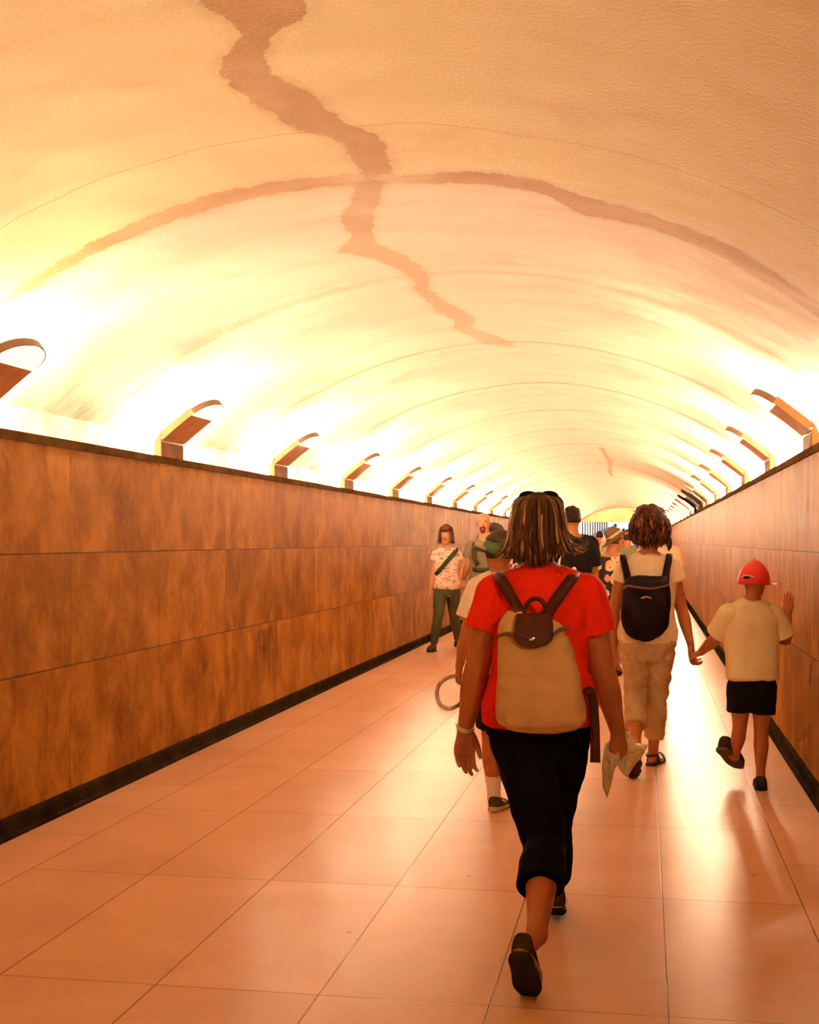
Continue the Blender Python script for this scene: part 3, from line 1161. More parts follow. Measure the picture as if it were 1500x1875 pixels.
        td = (d * thumb[0] + sx * thumb[1] + pn * thumb[2]).normalized()
        p0 = W + d * (.10 * q) + sx * (.12 * q) + pn * (.03 * q)
        p1 = p0 + td * (.20 * q)
        td2 = (d * .85 + sx * thumb[1] * .35 + pn * (thumb[2] + .25)).normalized()
        p2 = p1 + td2 * (.17 * q)
        td3 = (d * .9 + sx * thumb[1] * .1 + pn * (thumb[2] + .35)).normalized()
        p3 = p2 + td3 * (.13 * q)
        mb.loft([p0, p1, p2, p3], [.085 * q, .066 * q, .058 * q, .042 * q], sx, n=10, seg=3)
        return W + d * (.45 * q) + pn * (.12 * q)

    # ---- finished parts
    def body(s, skin, hands, lips=(.75, .42, .40), brow=(.28, .2, .15), eyes=True, bare_feet=False):
        mb = MB()
        s.torso(mb)
        s.shoulders(mb)
        s.head(mb)
        s.palm = {}
        for k in 'LR':
            s.arm(mb, k)
            s.leg(mb, k)
            s.foot(mb, k, 0.95 if bare_feet else 0.80)
            s.palm[k] = s.hand(mb, k, **hands[k])
        me = remesh(mb, s.vox, 3)
        c = coords(me)
        col = np.ones((len(c), 3))
        v = (c - np.array(s.HC)) / s.hh
        a, b, u = v @ np.array(s.hr), v @ np.array(s.hf), v @ np.array(s.hu)
        fr = (b > .2) & (np.abs(u) < .6) & (np.abs(a) < .4)
        col[fr & ((a / .11) ** 2 + ((u + .258) / .045) ** 2 < 1)] = lips
        if eyes:
            ex = np.abs(a) - .145
            col[fr & (((ex) / .062) ** 2 + ((u - .022) / .026) ** 2 < 1)] = (1.25, 1.35, 1.4)
            col[fr & ((ex ** 2 + (u - .022) ** 2) < .026 ** 2)] = (.08, .06, .05)
            col[fr & (((ex - .01) / .09) ** 2 + ((u - .112 + ex * ex * 4) / .02) ** 2 < 1)] = brow
        tint(me, col)
        return place(me, 'body', skin, s.root)

    def shirt(s, mat, name='shirt', sleeve=.30, t0=-.05, off=.012, sl_off=.012, flare=.012, loose=None, neck_t=.985, fold=.006, seed=0.0, vox=None, stretch=(1, 1, .6), tshoulder=True):
        mb = MB()
        s.torso(mb, off, t0, neck_t, loose=loose)
        s.shoulders_cloth(mb, off)
        if sleeve > 0:
            for k in 'LR':
                s.arm(mb, k, sl_off, u1=sleeve, flare=flare, cap=0)
        me = remesh(mb, vox or s.vox, 3)
        ripple(me, fold, 9.0, stretch, seed)
        return place(me, name, mat, s.root)

    def shoulders_cloth(s, mb, off):
        H = s.H
        for k in 'LR':
            sh = s.J['sh' + k]
            a = s.N + (sh - s.N) * .22
            mb.loft([s.torso_pt(.86), a - UPV * (.004 * H), s.N.lerp(sh, .62), sh - UPV * (.004 * H)],
                    [.045 * H + off, .030 * H + off, .031 * H + off, .033 * H * s.w + off], s.F, n=16, seg=4)

    def trousers(s, mat, name='trousers', u1=.9, off=.012, t1=.30, flare=.006, loose=None, fold=.006, seed=0.0, sides='LR', u1s=None, waist=0.0, stretch=(1, 1, .8)):
        mb = MB()
        s.torso(mb, off, -.16, t1, loose=[(-.2, 0), (.2, waist), (.5, waist)])
        for k in sides:
            s.leg(mb, k, off, 0.0, (u1s or {}).get(k, u1), flare, cap=(1, 0), loose=loose)
        me = remesh(mb, s.vox, 3)
        ripple(me, fold, 10.0, stretch, seed)
        return place(me, name, mat, s.root)

    def shoe(s, k, mat, sole_mat, low=True, sole_t=.10, width=1.0):
        h, d, sd, up, L = s.foot_frame(k)
        mb = MB()
        b = .035 * L
        top = (.36, .37, .34, .27, .20, .15)
        us = (.03, .16, .34, .58, .82, .97)
        hw = (.125, .155, .155, .175, .175, .115)
        pts = [h + d * (u * L) + up * (b + t * L * .5) for u, t in zip(us, top)]
        mb.loft(pts, [(w * L * width, t * L * .5) for w, t in zip(hw, top)], sd, n=20, seg=4, cap=(.5, .5), power=2.7)
        me = remesh(mb, max(.003, s.vox * .8), 2)
        o = place(me, 'shoe', mat, s.root)
        mb = MB()
        us2 = (0.0, .12, .34, .58, .82, .98)
        hw2 = (.125, .160, .150, .178, .182, .12)
        pts = [h + d * (u * L) + up * (sole_t * L * .5) for u in us2]
        mb.loft(pts, [(w * L * width * 1.03, sole_t * L * .5) for w in hw2], sd, n=24, seg=4, cap=(.6, .6), power=4.0)
        me = mb.mesh('sole')
        me.transform(Matrix.Translation(-s.root.location))
        autosmooth(me, 40)
        link('sole', me, sole_mat, o)
        return o

    def sock(s, k, mat, u0=.84):
        mb = MB()
        s.leg(mb, k, .006, u0, 1.0, cap=(0, 1))
        me = mb.mesh('sock')
        return place(me, 'sock', mat, s.root)

    def hair_shell(s, thick, mask, col, name='hair', amp=.02, freq=9.0, mat=None, lumps=1.0, n=72, m=48):
        """closed shell over the skull; mask(a,b,c) 1 where hair grows; thick in head heights (number or function)"""
        vs, fs = [], []
        rx, ry, rz = .335, .445, .50

        def pt(th, ph):
            a, b, c = math.sin(th) * math.cos(ph), math.sin(th) * math.sin(ph), math.cos(th)
            mk = mask(a, b, c)
            t = thick(a, b, c) if callable(thick) else thick
            nz = mnoise.noise(Vector((a, b, c)) * freq * .35) * lumps + .5 * mnoise.noise(Vector((a, b, c + 3)) * freq)
            e = -.10 * (1 - mk) + (t + amp * nz) * mk
            lo = 1.0
            return s.hp(a * (rx + e), b * (ry + e) - .03, c * (rz + e) * lo)
        for j in range(m + 1):
            th = math.pi * min(max(j / m, 1e-3), 1 - 1e-3)
            for i in range(n):
                vs.append(pt(th, 2 * math.pi * i / n))
        for j in range(m):
            for i in range(n):
                k = (i + 1) % n
                fs.append((j * n + i, (j + 1) * n + i, (j + 1) * n + k, j * n + k))
        fs.append(tuple(range(n))[::-1])
        fs.append(tuple(range(m * n, (m + 1) * n)))
        mb = MB()
        mb.add(vs, fs, col)
        return mb

    def finish_hair(s, mb, name='hair', mat='hair_strands'):
        me = mb.mesh(name, True, True)
        return place(me, name, mat_hair(mat), s.root)


def short_mask(nape=-.45, brow=.30, side=-.05):
    """hair on top, sides and back; face and neck left bare"""
    def f(a, b, c):
        lim = nape if b < 0 else nape + (brow - nape) * min(1, b / .55) if b < .55 else brow
        if b >= 0:
            lim = max(lim, side + (brow - side) * min(1, b / .6))
        return max(0.0, min(1.0, (c - lim) / .12))
    return f


def ribbon(mb, pts, w, t, nrm, col=None, seg=5):
    """flat strap: width w across, thickness t along nrm"""
    pts = [Vector(q) for q in pts]
    nr = [Vector(nrm)] * len(pts) if not isinstance(nrm, list) else [Vector(q) for q in nrm]
    P2, R2 = catmull(pts, [(1, 1)] * len(pts), seg)
    N2, _ = catmull(nr, [(1, 1)] * len(nr), seg)
    m = len(P2)
    vs, fs = [], []
    for i in range(m):
        tg = (P2[min(i + 1, m - 1)] - P2[max(i - 1, 0)]).normalized()
        n = (N2[i] - tg * N2[i].dot(tg)).normalized()
        sd = tg.cross(n)
        ww = w[0] + (w[1] - w[0]) * i / (m - 1) if isinstance(w, tuple) else w
        for a, b in ((-1, -1), (1, -1), (1, 1), (-1, 1)):
            vs.append(P2[i] + sd * (a * ww / 2) + n * (b * t / 2))
    for i in range(m - 1):
        for k in range(4):
            j = (k + 1) % 4
            fs.append((i * 4 + k, i * 4 + j, i * 4 + 4 + j, i * 4 + 4 + k))
    fs.append((3, 2, 1, 0))
    b = (m - 1) * 4
    fs.append((b, b + 1, b + 2, b + 3))
    mb.add(vs, fs, col)
    return mb


def lock(mb, pts, w, t, nrm_from, col, seg=4):
    """one tapering lock of hair, flattened against the head"""
    P2, _ = catmull([Vector(q) for q in pts], [(1, 1)] * len(pts), seg)
    m = len(P2)
    vs, fs = [], []
    for i, q in enumerate(P2):
        tg = (P2[min(i + 1, m - 1)] - P2[max(i - 1, 0)]).normalized()
        n = q - nrm_from
        n = (n - tg * n.dot(tg)).normalized()
        sd = tg.cross(n)
        u = i / (m - 1)
        k = (1 - max(0, u - .55) / .45) ** .8 * .92 + .08
        k *= min(1, .4 + u * 3)
        for a, b in ((-1, 0), (0, .9), (1, 0), (0, -.9)):
            vs.append(q + sd * (a * w * k) + n * (b * t * k))
    for i in range(m - 1):
        for k in range(4):
            j = (k + 1) % 4
            fs.append((i * 4 + k, i * 4 + j, i * 4 + 4 + j, i * 4 + 4 + k))
    fs.append((3, 2, 1, 0))
    b = (m - 1) * 4
    fs.append((b, b + 1, b + 2, b + 3))
    mb.add(vs, fs, col)


SKIN = mat_skin('skin_warm', (0.44, 0.14, 0.040))
SKIN_FAIR = mat_skin('skin_fair', (0.50, 0.215, 0.10))
REST = dict(curl=(20, 28, 18))
# ------------------------------------------------------------------ woman in the red shirt
def red_woman():
    D = 4.75
    J = dict(head=(986, 966), neck=(987, 1052), shL=(908, 1090), shR=(1071, 1088),
             elL=(874, 1222, .02), elR=(1106, 1236, .02), wrL=(852, 1335, .12), wrR=(1131, 1338, .16),
             hipL=(948, 1330), hipR=(1030, 1330), knL=(999, 1545, -.14), knR=(1008, 1515, .22), anL=(983, 1712, -.50), anR=(1016, 1640, .44),
             heelL=(951, 1758, -.60), toeL=(969, 1826, -.43), heelR=(1019, 1676, .40), toeR=(1010, 1648, .66))
    f = Fig('woman in bright red short-sleeved shirt and black cropped trousers, walking away, nearest', D, 1.66, J, 'f', 1.06, voxel=.0042, armk=1.14)
    f.body(SKIN, dict(L=dict(d=(-.04, .10, -1), pn=(.45, -.85, 0), ts=(.85, .4, 0), curl=(20, 34, 24), thumb=(.8, .4, .3), scale=1.05),
                      R=dict(d=(.04, .12, -1), pn=(-.55, .75, .1), ts=(.7, .5, 0), curl=(48, 62, 40), thumb=(.7, .35, .6))), eyes=True)
    red = cloth('shirt_red_jersey', (0.80, 0.028, 0.006), var=.06)
    f.shirt(red, sleeve=.235, t0=.055, off=.016, sl_off=.014, flare=.016, loose=[(-.1, .012), (.3, .02), (.7, .008), (1, 0)], neck_t=1.02, fold=.008, seed=3)
    blk = cloth('trousers_black', (0.004, 0.0034, 0.003), var=.2, rough=.95)
    f.trousers(blk, 'cropped_trousers', u1s=dict(L=.74, R=.84), off=.016, t1=.12, flare=.010, loose=[(0, .095), (.2, .090), (.4, .070), (.55, .055), (.65, .050), (.75, .050), (.9, .048)], fold=.009, seed=5, waist=.006)
    # rolled-down collar that catches the light on both sides of the neck
    mb = MB()
    sh = (f.J['shR'] - f.J['shL']).normalized()
    c = f.N + UPV * .008
    pts = [c + (f.R * math.cos(a) * .066 + f.F * math.sin(a) * .060) + UPV * (-.012 + .030 * math.cos(a) ** 2) for a in [2 * math.pi * i / 24 for i in range(25)]]
    mb.loft(pts, [(.013, .02)] * 25, UPV, n=8, seg=1, cap=(0, 0))
    place(mb.mesh('collar'), 'collar', cloth('collar_cream', (0.80, 0.66, 0.44)), f.root)['label'] = 'cream collar'
    sole = plain('sole_dark_rubber', (0.018, 0.013, 0.010), 0.8, .2)
    for k in 'LR':
        o = f.shoe(k, cloth('shoe_dark_suede', (0.055, 0.034, 0.020)), sole, sole_t=.10)
        h, d, sd, up, L = f.foot_frame(k)
        mb = MB()                                      # tan welt running round the shoe above the sole
        ring = []
        for i in range(29):
            a = 2 * math.pi * i / 28
            ring.append(h + d * (L * (.49 + .515 * math.cos(a))) + sd * (L * .186 * math.sin(a) * (1.0 if math.cos(a) > 0 else .93)) + up * (.125 * L))
        mb.loft(ring, [(.014 * L, .032 * L)] * 29, up, n=8, seg=1, cap=(0, 0))
        me = mb.mesh('welt')
        me.transform(Matrix.Translation(-f.root.location))
        link('welt', me, plain('shoe_tan_rubber', (0.42, 0.25, 0.09), .6), o)['label'] = 'tan welt'
    # wrist watch on the left arm
    mb = MB()
    W, E = f.J['wrL'], f.J['elL']
    ax = (W - E).normalized()
    c = W - ax * .008
    s1 = ax.cross(f.F).normalized()
    s2 = ax.cross(s1)
    mb.loft([c + (s1 * math.cos(a) + s2 * math.sin(a)) * .031 for a in [2 * math.pi * i / 24 for i in range(25)]], [(.004, .010)] * 25, ax.cross(s1), n=8, seg=1, cap=(0, 0))
    place(mb.mesh('wristwatch'), 'wristwatch', plain('watch_pale_metal', (0.75, 0.62, 0.38), .3, .5, .4), f.root)['label'] = 'pale metal wristwatch'

    # bob: dark under-layer and many separate locks
    hm = f.hair_shell(lambda a, b, c: .075 + .03 * max(0, -c), lambda a, b, c: max(0, min(1, (c - (-.75 if b < .1 else .30 + .2 * (b - .5))) / .15)) if b < .45 else max(0, min(1, (c - .42) / .12)), (0.030, 0.012, 0.005), amp=.01)
    mb = MB()
    core_keys = [(-.47, .36, .33), (-.40, .42, .38), (-.2, .42, .42), (0, .40, .46), (.2, .38, .47), (.38, .32, .40), (.48, .2, .26)]
    hm.loft([f.hp(0, -.10 if v < .2 else -.05, v) for v, a, b in core_keys], [(a * f.hh, b * .82 * f.hh) for v, a, b in core_keys], f.hr, n=30, seg=3, cap=(.4, .4), col=(0.028, 0.011, 0.004))
    rg = random.Random(11)
    palette = [(0.040, 0.016, 0.006), (0.070, 0.029, 0.010), (0.11, 0.048, 0.017), (0.20, 0.095, 0.034), (0.36, 0.19, 0.07), (0.52, 0.30, 0.12)]
    for layer in range(3):
        for i in range(120):
            ph = math.radians(-90 + rg.uniform(-128, 128))       # azimuth round the back (-90 = straight back)
            ca, sa = math.cos(ph), math.sin(ph)
            side = abs(ca)
            lay = .012 * layer + rg.uniform(0, .018)
            end = -.69 + .09 * rg.random() + .23 * side + .015 * layer
            fl = (.03 + .13 * side ** 2) * rg.uniform(.5, 1.4)
            sw = rg.uniform(-.16, .16)
            prof = [(.04, .505), (.20, .495), (.345, .39), (.40, .22), (.435, .02), (.475, -.18), (.47 + .03 * side + fl * .4, -.36), (.36 + .11 * side + fl * 1.1, end)]
            pts = []
            for j, (r, c) in enumerate(prof):
                r += lay
                a2 = ph + sw * (j / 7) ** 1.5 + .035 * math.sin(j * 1.1 + i)
                flat = 1.12 if math.sin(a2) < 0 else 1.05
                pts.append(f.hp(r * math.cos(a2), r * flat * math.sin(a2) * (.96 if c > -.2 else .84) - .06, c))
            k = rg.random()
            lite = side ** 1.5
            if k < .10 + .42 * lite:
                col = palette[rg.choice((4, 5, 3))] if lite > .25 or k < .07 else palette[3]
            else:
                col = palette[rg.choice((0, 1, 1, 2, 2))]
            lock(mb, pts, rg.uniform(.030, .055) * f.hh, .014 * f.hh, f.hp(0, -.05, .05), col)
    # wind-blown ends
    for sg, n in ((1, 14), (-1, 16)):
        for i in range(n):
            y = rg.uniform(-.36, -.08) if sg > 0 else rg.uniform(-.44, -.18)
            out = rg.uniform(.60, .84) if sg > 0 else rg.uniform(.58, .72)
            b = rg.uniform(-.22, .10)
            up = rg.uniform(-.10, .10)
            pts = [f.hp(sg * .30, b, .36), f.hp(sg * .40, b, .12), f.hp(sg * .45, b, y + .12), f.hp(sg * .52, b, y), f.hp(sg * out * .9, b + .02, y - .06 + up * .3), f.hp(sg * out, b + .03, y + up)]
            lock(mb, pts, rg.uniform(.018, .034) * f.hh, .010 * f.hh, f.hp(0, 0, 0), palette[rg.choice((3, 4, 4, 5))])
    hm.v += []
    base = len(hm.v)
    hm.v.extend(mb.v)
    hm.c.extend(mb.c)
    hm.f.extend([tuple(i + base for i in q) for q in mb.f])
    f.finish_hair(hm)

    # sunglasses pushed up on the crown: a thing of its own
    t = empty('sunglasses', f.hp(0, .0, .56))
    tag(t, 'dark sunglasses pushed up on the hair of the woman in red', 'sunglasses')
    lens = plain('sunglass_lens', (0.012, 0.009, 0.007), .15, .6)
    fr = plain('sunglass_frame', (0.05, 0.03, 0.015), .35, .5)
    for sg in (-1, 1):
        mb = MB()
        c = f.hp(sg * .165, .06, .515)
        ax = (f.hr, (f.hf * .75 + f.hu * .66).normalized(), (f.hu * .75 - f.hf * .66).normalized())
        mb.ball(c, (.155 * f.hh, .012 * f.hh, .105 * f.hh), ax, 20, 12)
        place(mb.mesh('lens'), 'lens', lens, t)
        mb = MB()
        mb.loft([f.hp(sg * .31, .05, .50), f.hp(sg * .395, -.06, .40), f.hp(sg * .41, -.22, .22)], [(.016 * f.hh, .02 * f.hh)] * 3, f.hf, n=8, seg=4)
        place(mb.mesh('temple_arm'), 'temple_arm', fr, t)
    mb = MB()
    mb.loft([f.hp(-.045, .05, .54), f.hp(0, .03, .555), f.hp(.045, .05, .54)], [.018 * f.hh] * 3, f.hu, n=8, seg=3)
    place(mb.mesh('bridge'), 'bridge', plain('sunglass_bridge', (0.8, .6, .35), .3, .5, .5), t)

    # backpack
    bz = -.10
    t = empty('backpack', P(990, 1328, D - .2))
    tag(t, 'beige canvas backpack with dark brown leather flap on the woman in red', 'backpack')
    canvas = cloth('backpack_canvas', (0.58, 0.345, 0.135), var=.08, rough=.8)
    lea = plain('backpack_brown_leather', (0.075, 0.019, 0.007), .6, .15, 0, .2, 40)
    rows = [(1331, 925, 1058, .060), (1322, 913, 1070, .080), (1300, 911, 1072, .086), (1250, 909, 1064, .088), (1200, 910, 1050, .084), (1165, 912, 1043, .078), (1148, 918, 1041, .066), (1136, 932, 1036, .050), (1130, 945, 1026, .030)]
    mb = MB()
    pts, rad = [], []
    for y, a, b, dp in rows:
        p0, p1 = P(a, y, D - .25), P(b, y, D - .25)
        c = (p0 + p1) / 2
        c.y += .085 - .09 + .0
        pts.append(c)
        rad.append(((p1 - p0).length / 2, dp))
    mb.loft(pts, rad, RGT, n=36, seg=5, cap=(.3, .3), power=3.6)
    me = remesh(mb, .005, 3)
    ripple(me, .010, 7.0, (1, 1, 1.6), 2.0)
    place(me, 'bag_body', canvas, t)
    # top rim seam and hem
    mb = MB()
    pr = [P(x, y, D - .340 - .02 * (1 - abs(x - 978) / 70)) for x, y in ((911, 1164), (928, 1160), (945, 1163), (975, 1172), (1005, 1168), (1025, 1153), (1042, 1149))]
    ribbon(mb, pr, .012, .010, -FWD)
    place(mb.mesh('rim'), 'rim', plain('backpack_rim', (0.16, 0.085, 0.035), .7), t)
    # flap: a curved leather tongue with a pointed end
    out = [(944, 1124), (1010, 1122), (1013, 1150), (1012, 1172), (1000, 1181), (978, 1187), (955, 1183), (942, 1172), (942, 1148)]

    def dz(x, y):
        e = abs((x - 978) / 36.0)
        return D - .375 + .012 * e ** 2 + (.05 * max(0, (1135 - y) / 13.0))
    mb = MB()
    q = [P(x, y, dz(x, y)) for x, y in out]
    mb.prism(q, (0, .022, 0))
    me = mb.mesh('flap')
    bevel(me, .006, 3)
    place(me, 'flap', lea, t)
    mb = MB()
    q = [P(x, y, D - .388) for x, y in ((968, 1171), (978, 1166), (981, 1168), (977, 1173), (970, 1174))]
    mb.prism(q, (0, .010, 0))
    me = mb.mesh('clasp')
    bevel(me, .002, 2)
    place(me, 'clasp', plain('clasp_metal', (0.85, .68, .42), .25, .5, .8), t)
    # straps running up over the shoulders, carrying loop, hanging strap end
    for pts in ([(956, 1128, -.24), (945, 1108, -.16), (932, 1085, -.135), (917, 1060, -.10), (912, 1050, .02), (920, 1075, .12)],
                [(1002, 1126, -.24), (1014, 1106, -.16), (1030, 1083, -.135), (1047, 1060, -.10), (1052, 1052, .02), (1040, 1078, .12)]):
        mb = MB()
        ribbon(mb, [P(x, y, D + z) for x, y, z in pts], .040, .010, [Vector((0, -1, .3))] * 3 + [Vector((0, -.7, .7)), UPV, Vector((0, .8, .5))])
        place(mb.mesh('shoulder_strap'), 'shoulder_strap', lea, t)
    mb = MB()
    mb.loft([P(x, y, D + z) for x, y, z in ((960, 1128, -.27), (963, 1110, -.27), (972, 1099, -.27), (981, 1096, -.27), (991, 1099, -.27), (998, 1110, -.27), (1001, 1126, -.27))], [.008] * 7, FWD, n=10, seg=4)
    place(mb.mesh('carrying_loop'), 'carrying_loop', lea, t)
    mb = MB()
    ribbon(mb, [P(x, y, D + z) for x, y, z in ((1071, 1270, -.20), (1080, 1264, -.19), (1086, 1280, -.18), (1089, 1320, -.17), (1090, 1360, -.17), (1090, 1396, -.17))], (.028, .036), .008, -FWD)
    place(mb.mesh('hanging_strap'), 'hanging_strap', lea, t)

    # thin plastic bag gathered in the right fist
    t = empty('plastic_bag', P(1130, 1455, D + .18))
    tag(t, 'crumpled cream plastic bag held in the right hand of the woman in red', 'bag')
    g = G('thin_cream_plastic')
    g.b.inputs['Transmission Weight'].default_value = 0.25
    g.bump(g.noise(g.obj(), 22.0, 4.0, .7, 1.0), .5, .01)
    pm = g.done((0.80, 0.62, 0.34), .35, .4)

    def crumple(outline, depth, seed, dz0, name):
        # lens-shaped sheet pocket: two layers meeting at the outline
        c = sum((Vector((x, y, 0)) for x, y in outline), Vector()) / len(outline)
        mb = MB()
        K = 7
        n = len(outline)
        # resample the outline
        ol = []
        for i in range(n):
            a, b = outline[i], outline[(i + 1) % n]
            for j in range(4):
                ol.append((a[0] + (b[0] - a[0]) * j / 4, a[1] + (b[1] - a[1]) * j / 4))
        n = len(ol)
        for sgn in (-1, 1):
            vs, fs = [], []
            for k in range(K + 1):
                r = k / K
                for (x, y) in ol:
                    px, py = c.x + (x - c.x) * r, c.y + (y - c.y) * r
                    th = depth * math.sqrt(max(0, 1 - r ** 2)) * .8 + .004
                    nz = .022 * mnoise.noise(Vector((px * .05 + seed, py * .05, seed))) + .012 * mnoise.noise(Vector((px * .13, py * .13 + seed, 1)))
                    vs.append(P(px, py, D + dz0 + sgn * th + nz))
            for k in range(K):
                for i in range(n):
                    j = (i + 1) % n
                    fs.append((k * n + i, k * n + j, (k + 1) * n + j, (k + 1) * n + i))
            mb.add(vs, fs)
        me = mb.mesh(name)
        bm = bmesh.new()
        bm.from_mesh(me)
        bmesh.ops.remove_doubles(bm, verts=bm.verts, dist=.0003)
        K0 = len(bm.verts)
        bm.to_mesh(me)
        bm.free()
        place(me, name, pm, t)
    crumple([(1122, 1352), (1108, 1362), (1102, 1400), (1103, 1440), (1112, 1462), (1119, 1440), (1126, 1408), (1136, 1395), (1135, 1372)], .030, 1.0, .17, 'bag_body')
    crumple([(1130, 1372), (1142, 1334), (1153, 1344), (1164, 1360), (1187, 1364), (1180, 1380), (1162, 1402), (1148, 1424), (1136, 1412), (1130, 1396)], .022, 5.0, .20, 'bag_mouth')
    return f


RED = red_woman()
# ------------------------------------------------------------------ helpers for the other people
def cap_hat(f, brim_dir, crown_mat, brim_mat, low=-.02, name='cap', band=None, brim_len=.40, panel=None, brim_drop=0.0, tilt=(0, 0, 0), big=1.0):
    """baseball cap: crown shell, brim, button; returns the crown object (a child of the person)"""
    rx, ry, rz = .41 * big, .52 * big, .49 * big
    up = (f.hu + f.hr * tilt[0] + f.hf * tilt[1]).normalized()
    fw = (f.hf - up * f.hf.dot(up)).normalized()
    rt = fw.cross(up).normalized()
    C = f.HC + (f.hf * -.035 + f.hu * .03) * f.hh

    def q(a, b, c):
        return C + (rt * a + fw * b + up * c) * f.hh
    vs, fs = [], []
    n, m = 40, 14
    for layer in (0, 1):
        sc = 1 - .05 * layer
        for j in range(m + 1):
            th = math.radians(2 + (90 - 2 + 6) * j / m)
            for i in range(n):
                ph = 2 * math.pi * i / n
                vs.append(q(rx * sc * math.sin(th) * math.cos(ph), ry * sc * math.sin(th) * math.sin(ph), rz * sc * math.cos(th) + low * j / m))
    S = (m + 1) * n
    for layer in (0, 1):
        for j in range(m):
            for i in range(n):
                k = (i + 1) % n
                fs.append(tuple(layer * S + t for t in (j * n + i, (j + 1) * n + i, (j + 1) * n + k, j * n + k)))
        fs.append(tuple(layer * S + t for t in range(n)))
    for i in range(n):
        k = (i + 1) % n
        fs.append((m * n + i, S + m * n + i, S + m * n + k, m * n + k))
    mb = MB()
    mb.add(vs, fs)
    o = place(mb.mesh(name), name, crown_mat, f.root)
    bd = Vector(brim_dir)
    bd = (bd - up * bd.dot(up)).normalized()
    bs = bd.cross(up).normalized()
    rr = 1 / math.sqrt((bd.dot(rt) / rx) ** 2 + (bd.dot(fw) / ry) ** 2)
    mb = MB()
    vs, fs = [], []
    K, N = 6, 20
    for layer in (0, 1):
        for j in range(K + 1):
            for i in range(N + 1):
                u = i / N * 2 - 1
                a = u * math.radians(62)
                r = rr * 1.0 + brim_len * (j / K) * (1 - .55 * u * u) - .02
                q0 = bd * (r * math.cos(a)) + bs * (r * math.sin(a) * .95)
                drop = low + .03 - .07 * u * u - brim_drop * (j / K) - .02 * layer
                vs.append(C + (q0 + up * drop) * f.hh)
    S = (K + 1) * (N + 1)
    ix = lambda l, j, i: l * S + j * (N + 1) + i
    for j in range(K):
        for i in range(N):
            fs.append((ix(0, j, i), ix(0, j, i + 1), ix(0, j + 1, i + 1), ix(0, j + 1, i)))
            fs.append((ix(1, j, i), ix(1, j + 1, i), ix(1, j + 1, i + 1), ix(1, j, i + 1)))
    for i in range(N):
        fs.append((ix(0, K, i), ix(0, K, i + 1), ix(1, K, i + 1), ix(1, K, i)))
        fs.append((ix(0, 0, i), ix(1, 0, i), ix(1, 0, i + 1), ix(0, 0, i + 1)))
    for j in range(K):
        fs.append((ix(0, j, 0), ix(0, j + 1, 0), ix(1, j + 1, 0), ix(1, j, 0)))
        fs.append((ix(0, j, N), ix(1, j, N), ix(1, j + 1, N), ix(0, j + 1, N)))
    mb.add(vs, fs)
    me = mb.mesh('brim')
    me.transform(Matrix.Translation(-f.root.location))
    autosmooth(me, 50)
    link('brim', me, brim_mat, o)
    mb = MB()
    mb.ball(q(0, 0, rz + .005), (.028 * f.hh,) * 3, None, 10, 8)
    me = mb.mesh('button')
    me.transform(Matrix.Translation(-f.root.location))
    link('button', me, brim_mat, o)
    return o, q, (rx, ry, rz)


def crop_hair(f, col, thick=.045, nape=-.42, amp=.012, mat='hair_strands'):
    f.finish_hair(f.hair_shell(thick, short_mask(nape), col, amp=amp, freq=14.0), mat=mat)


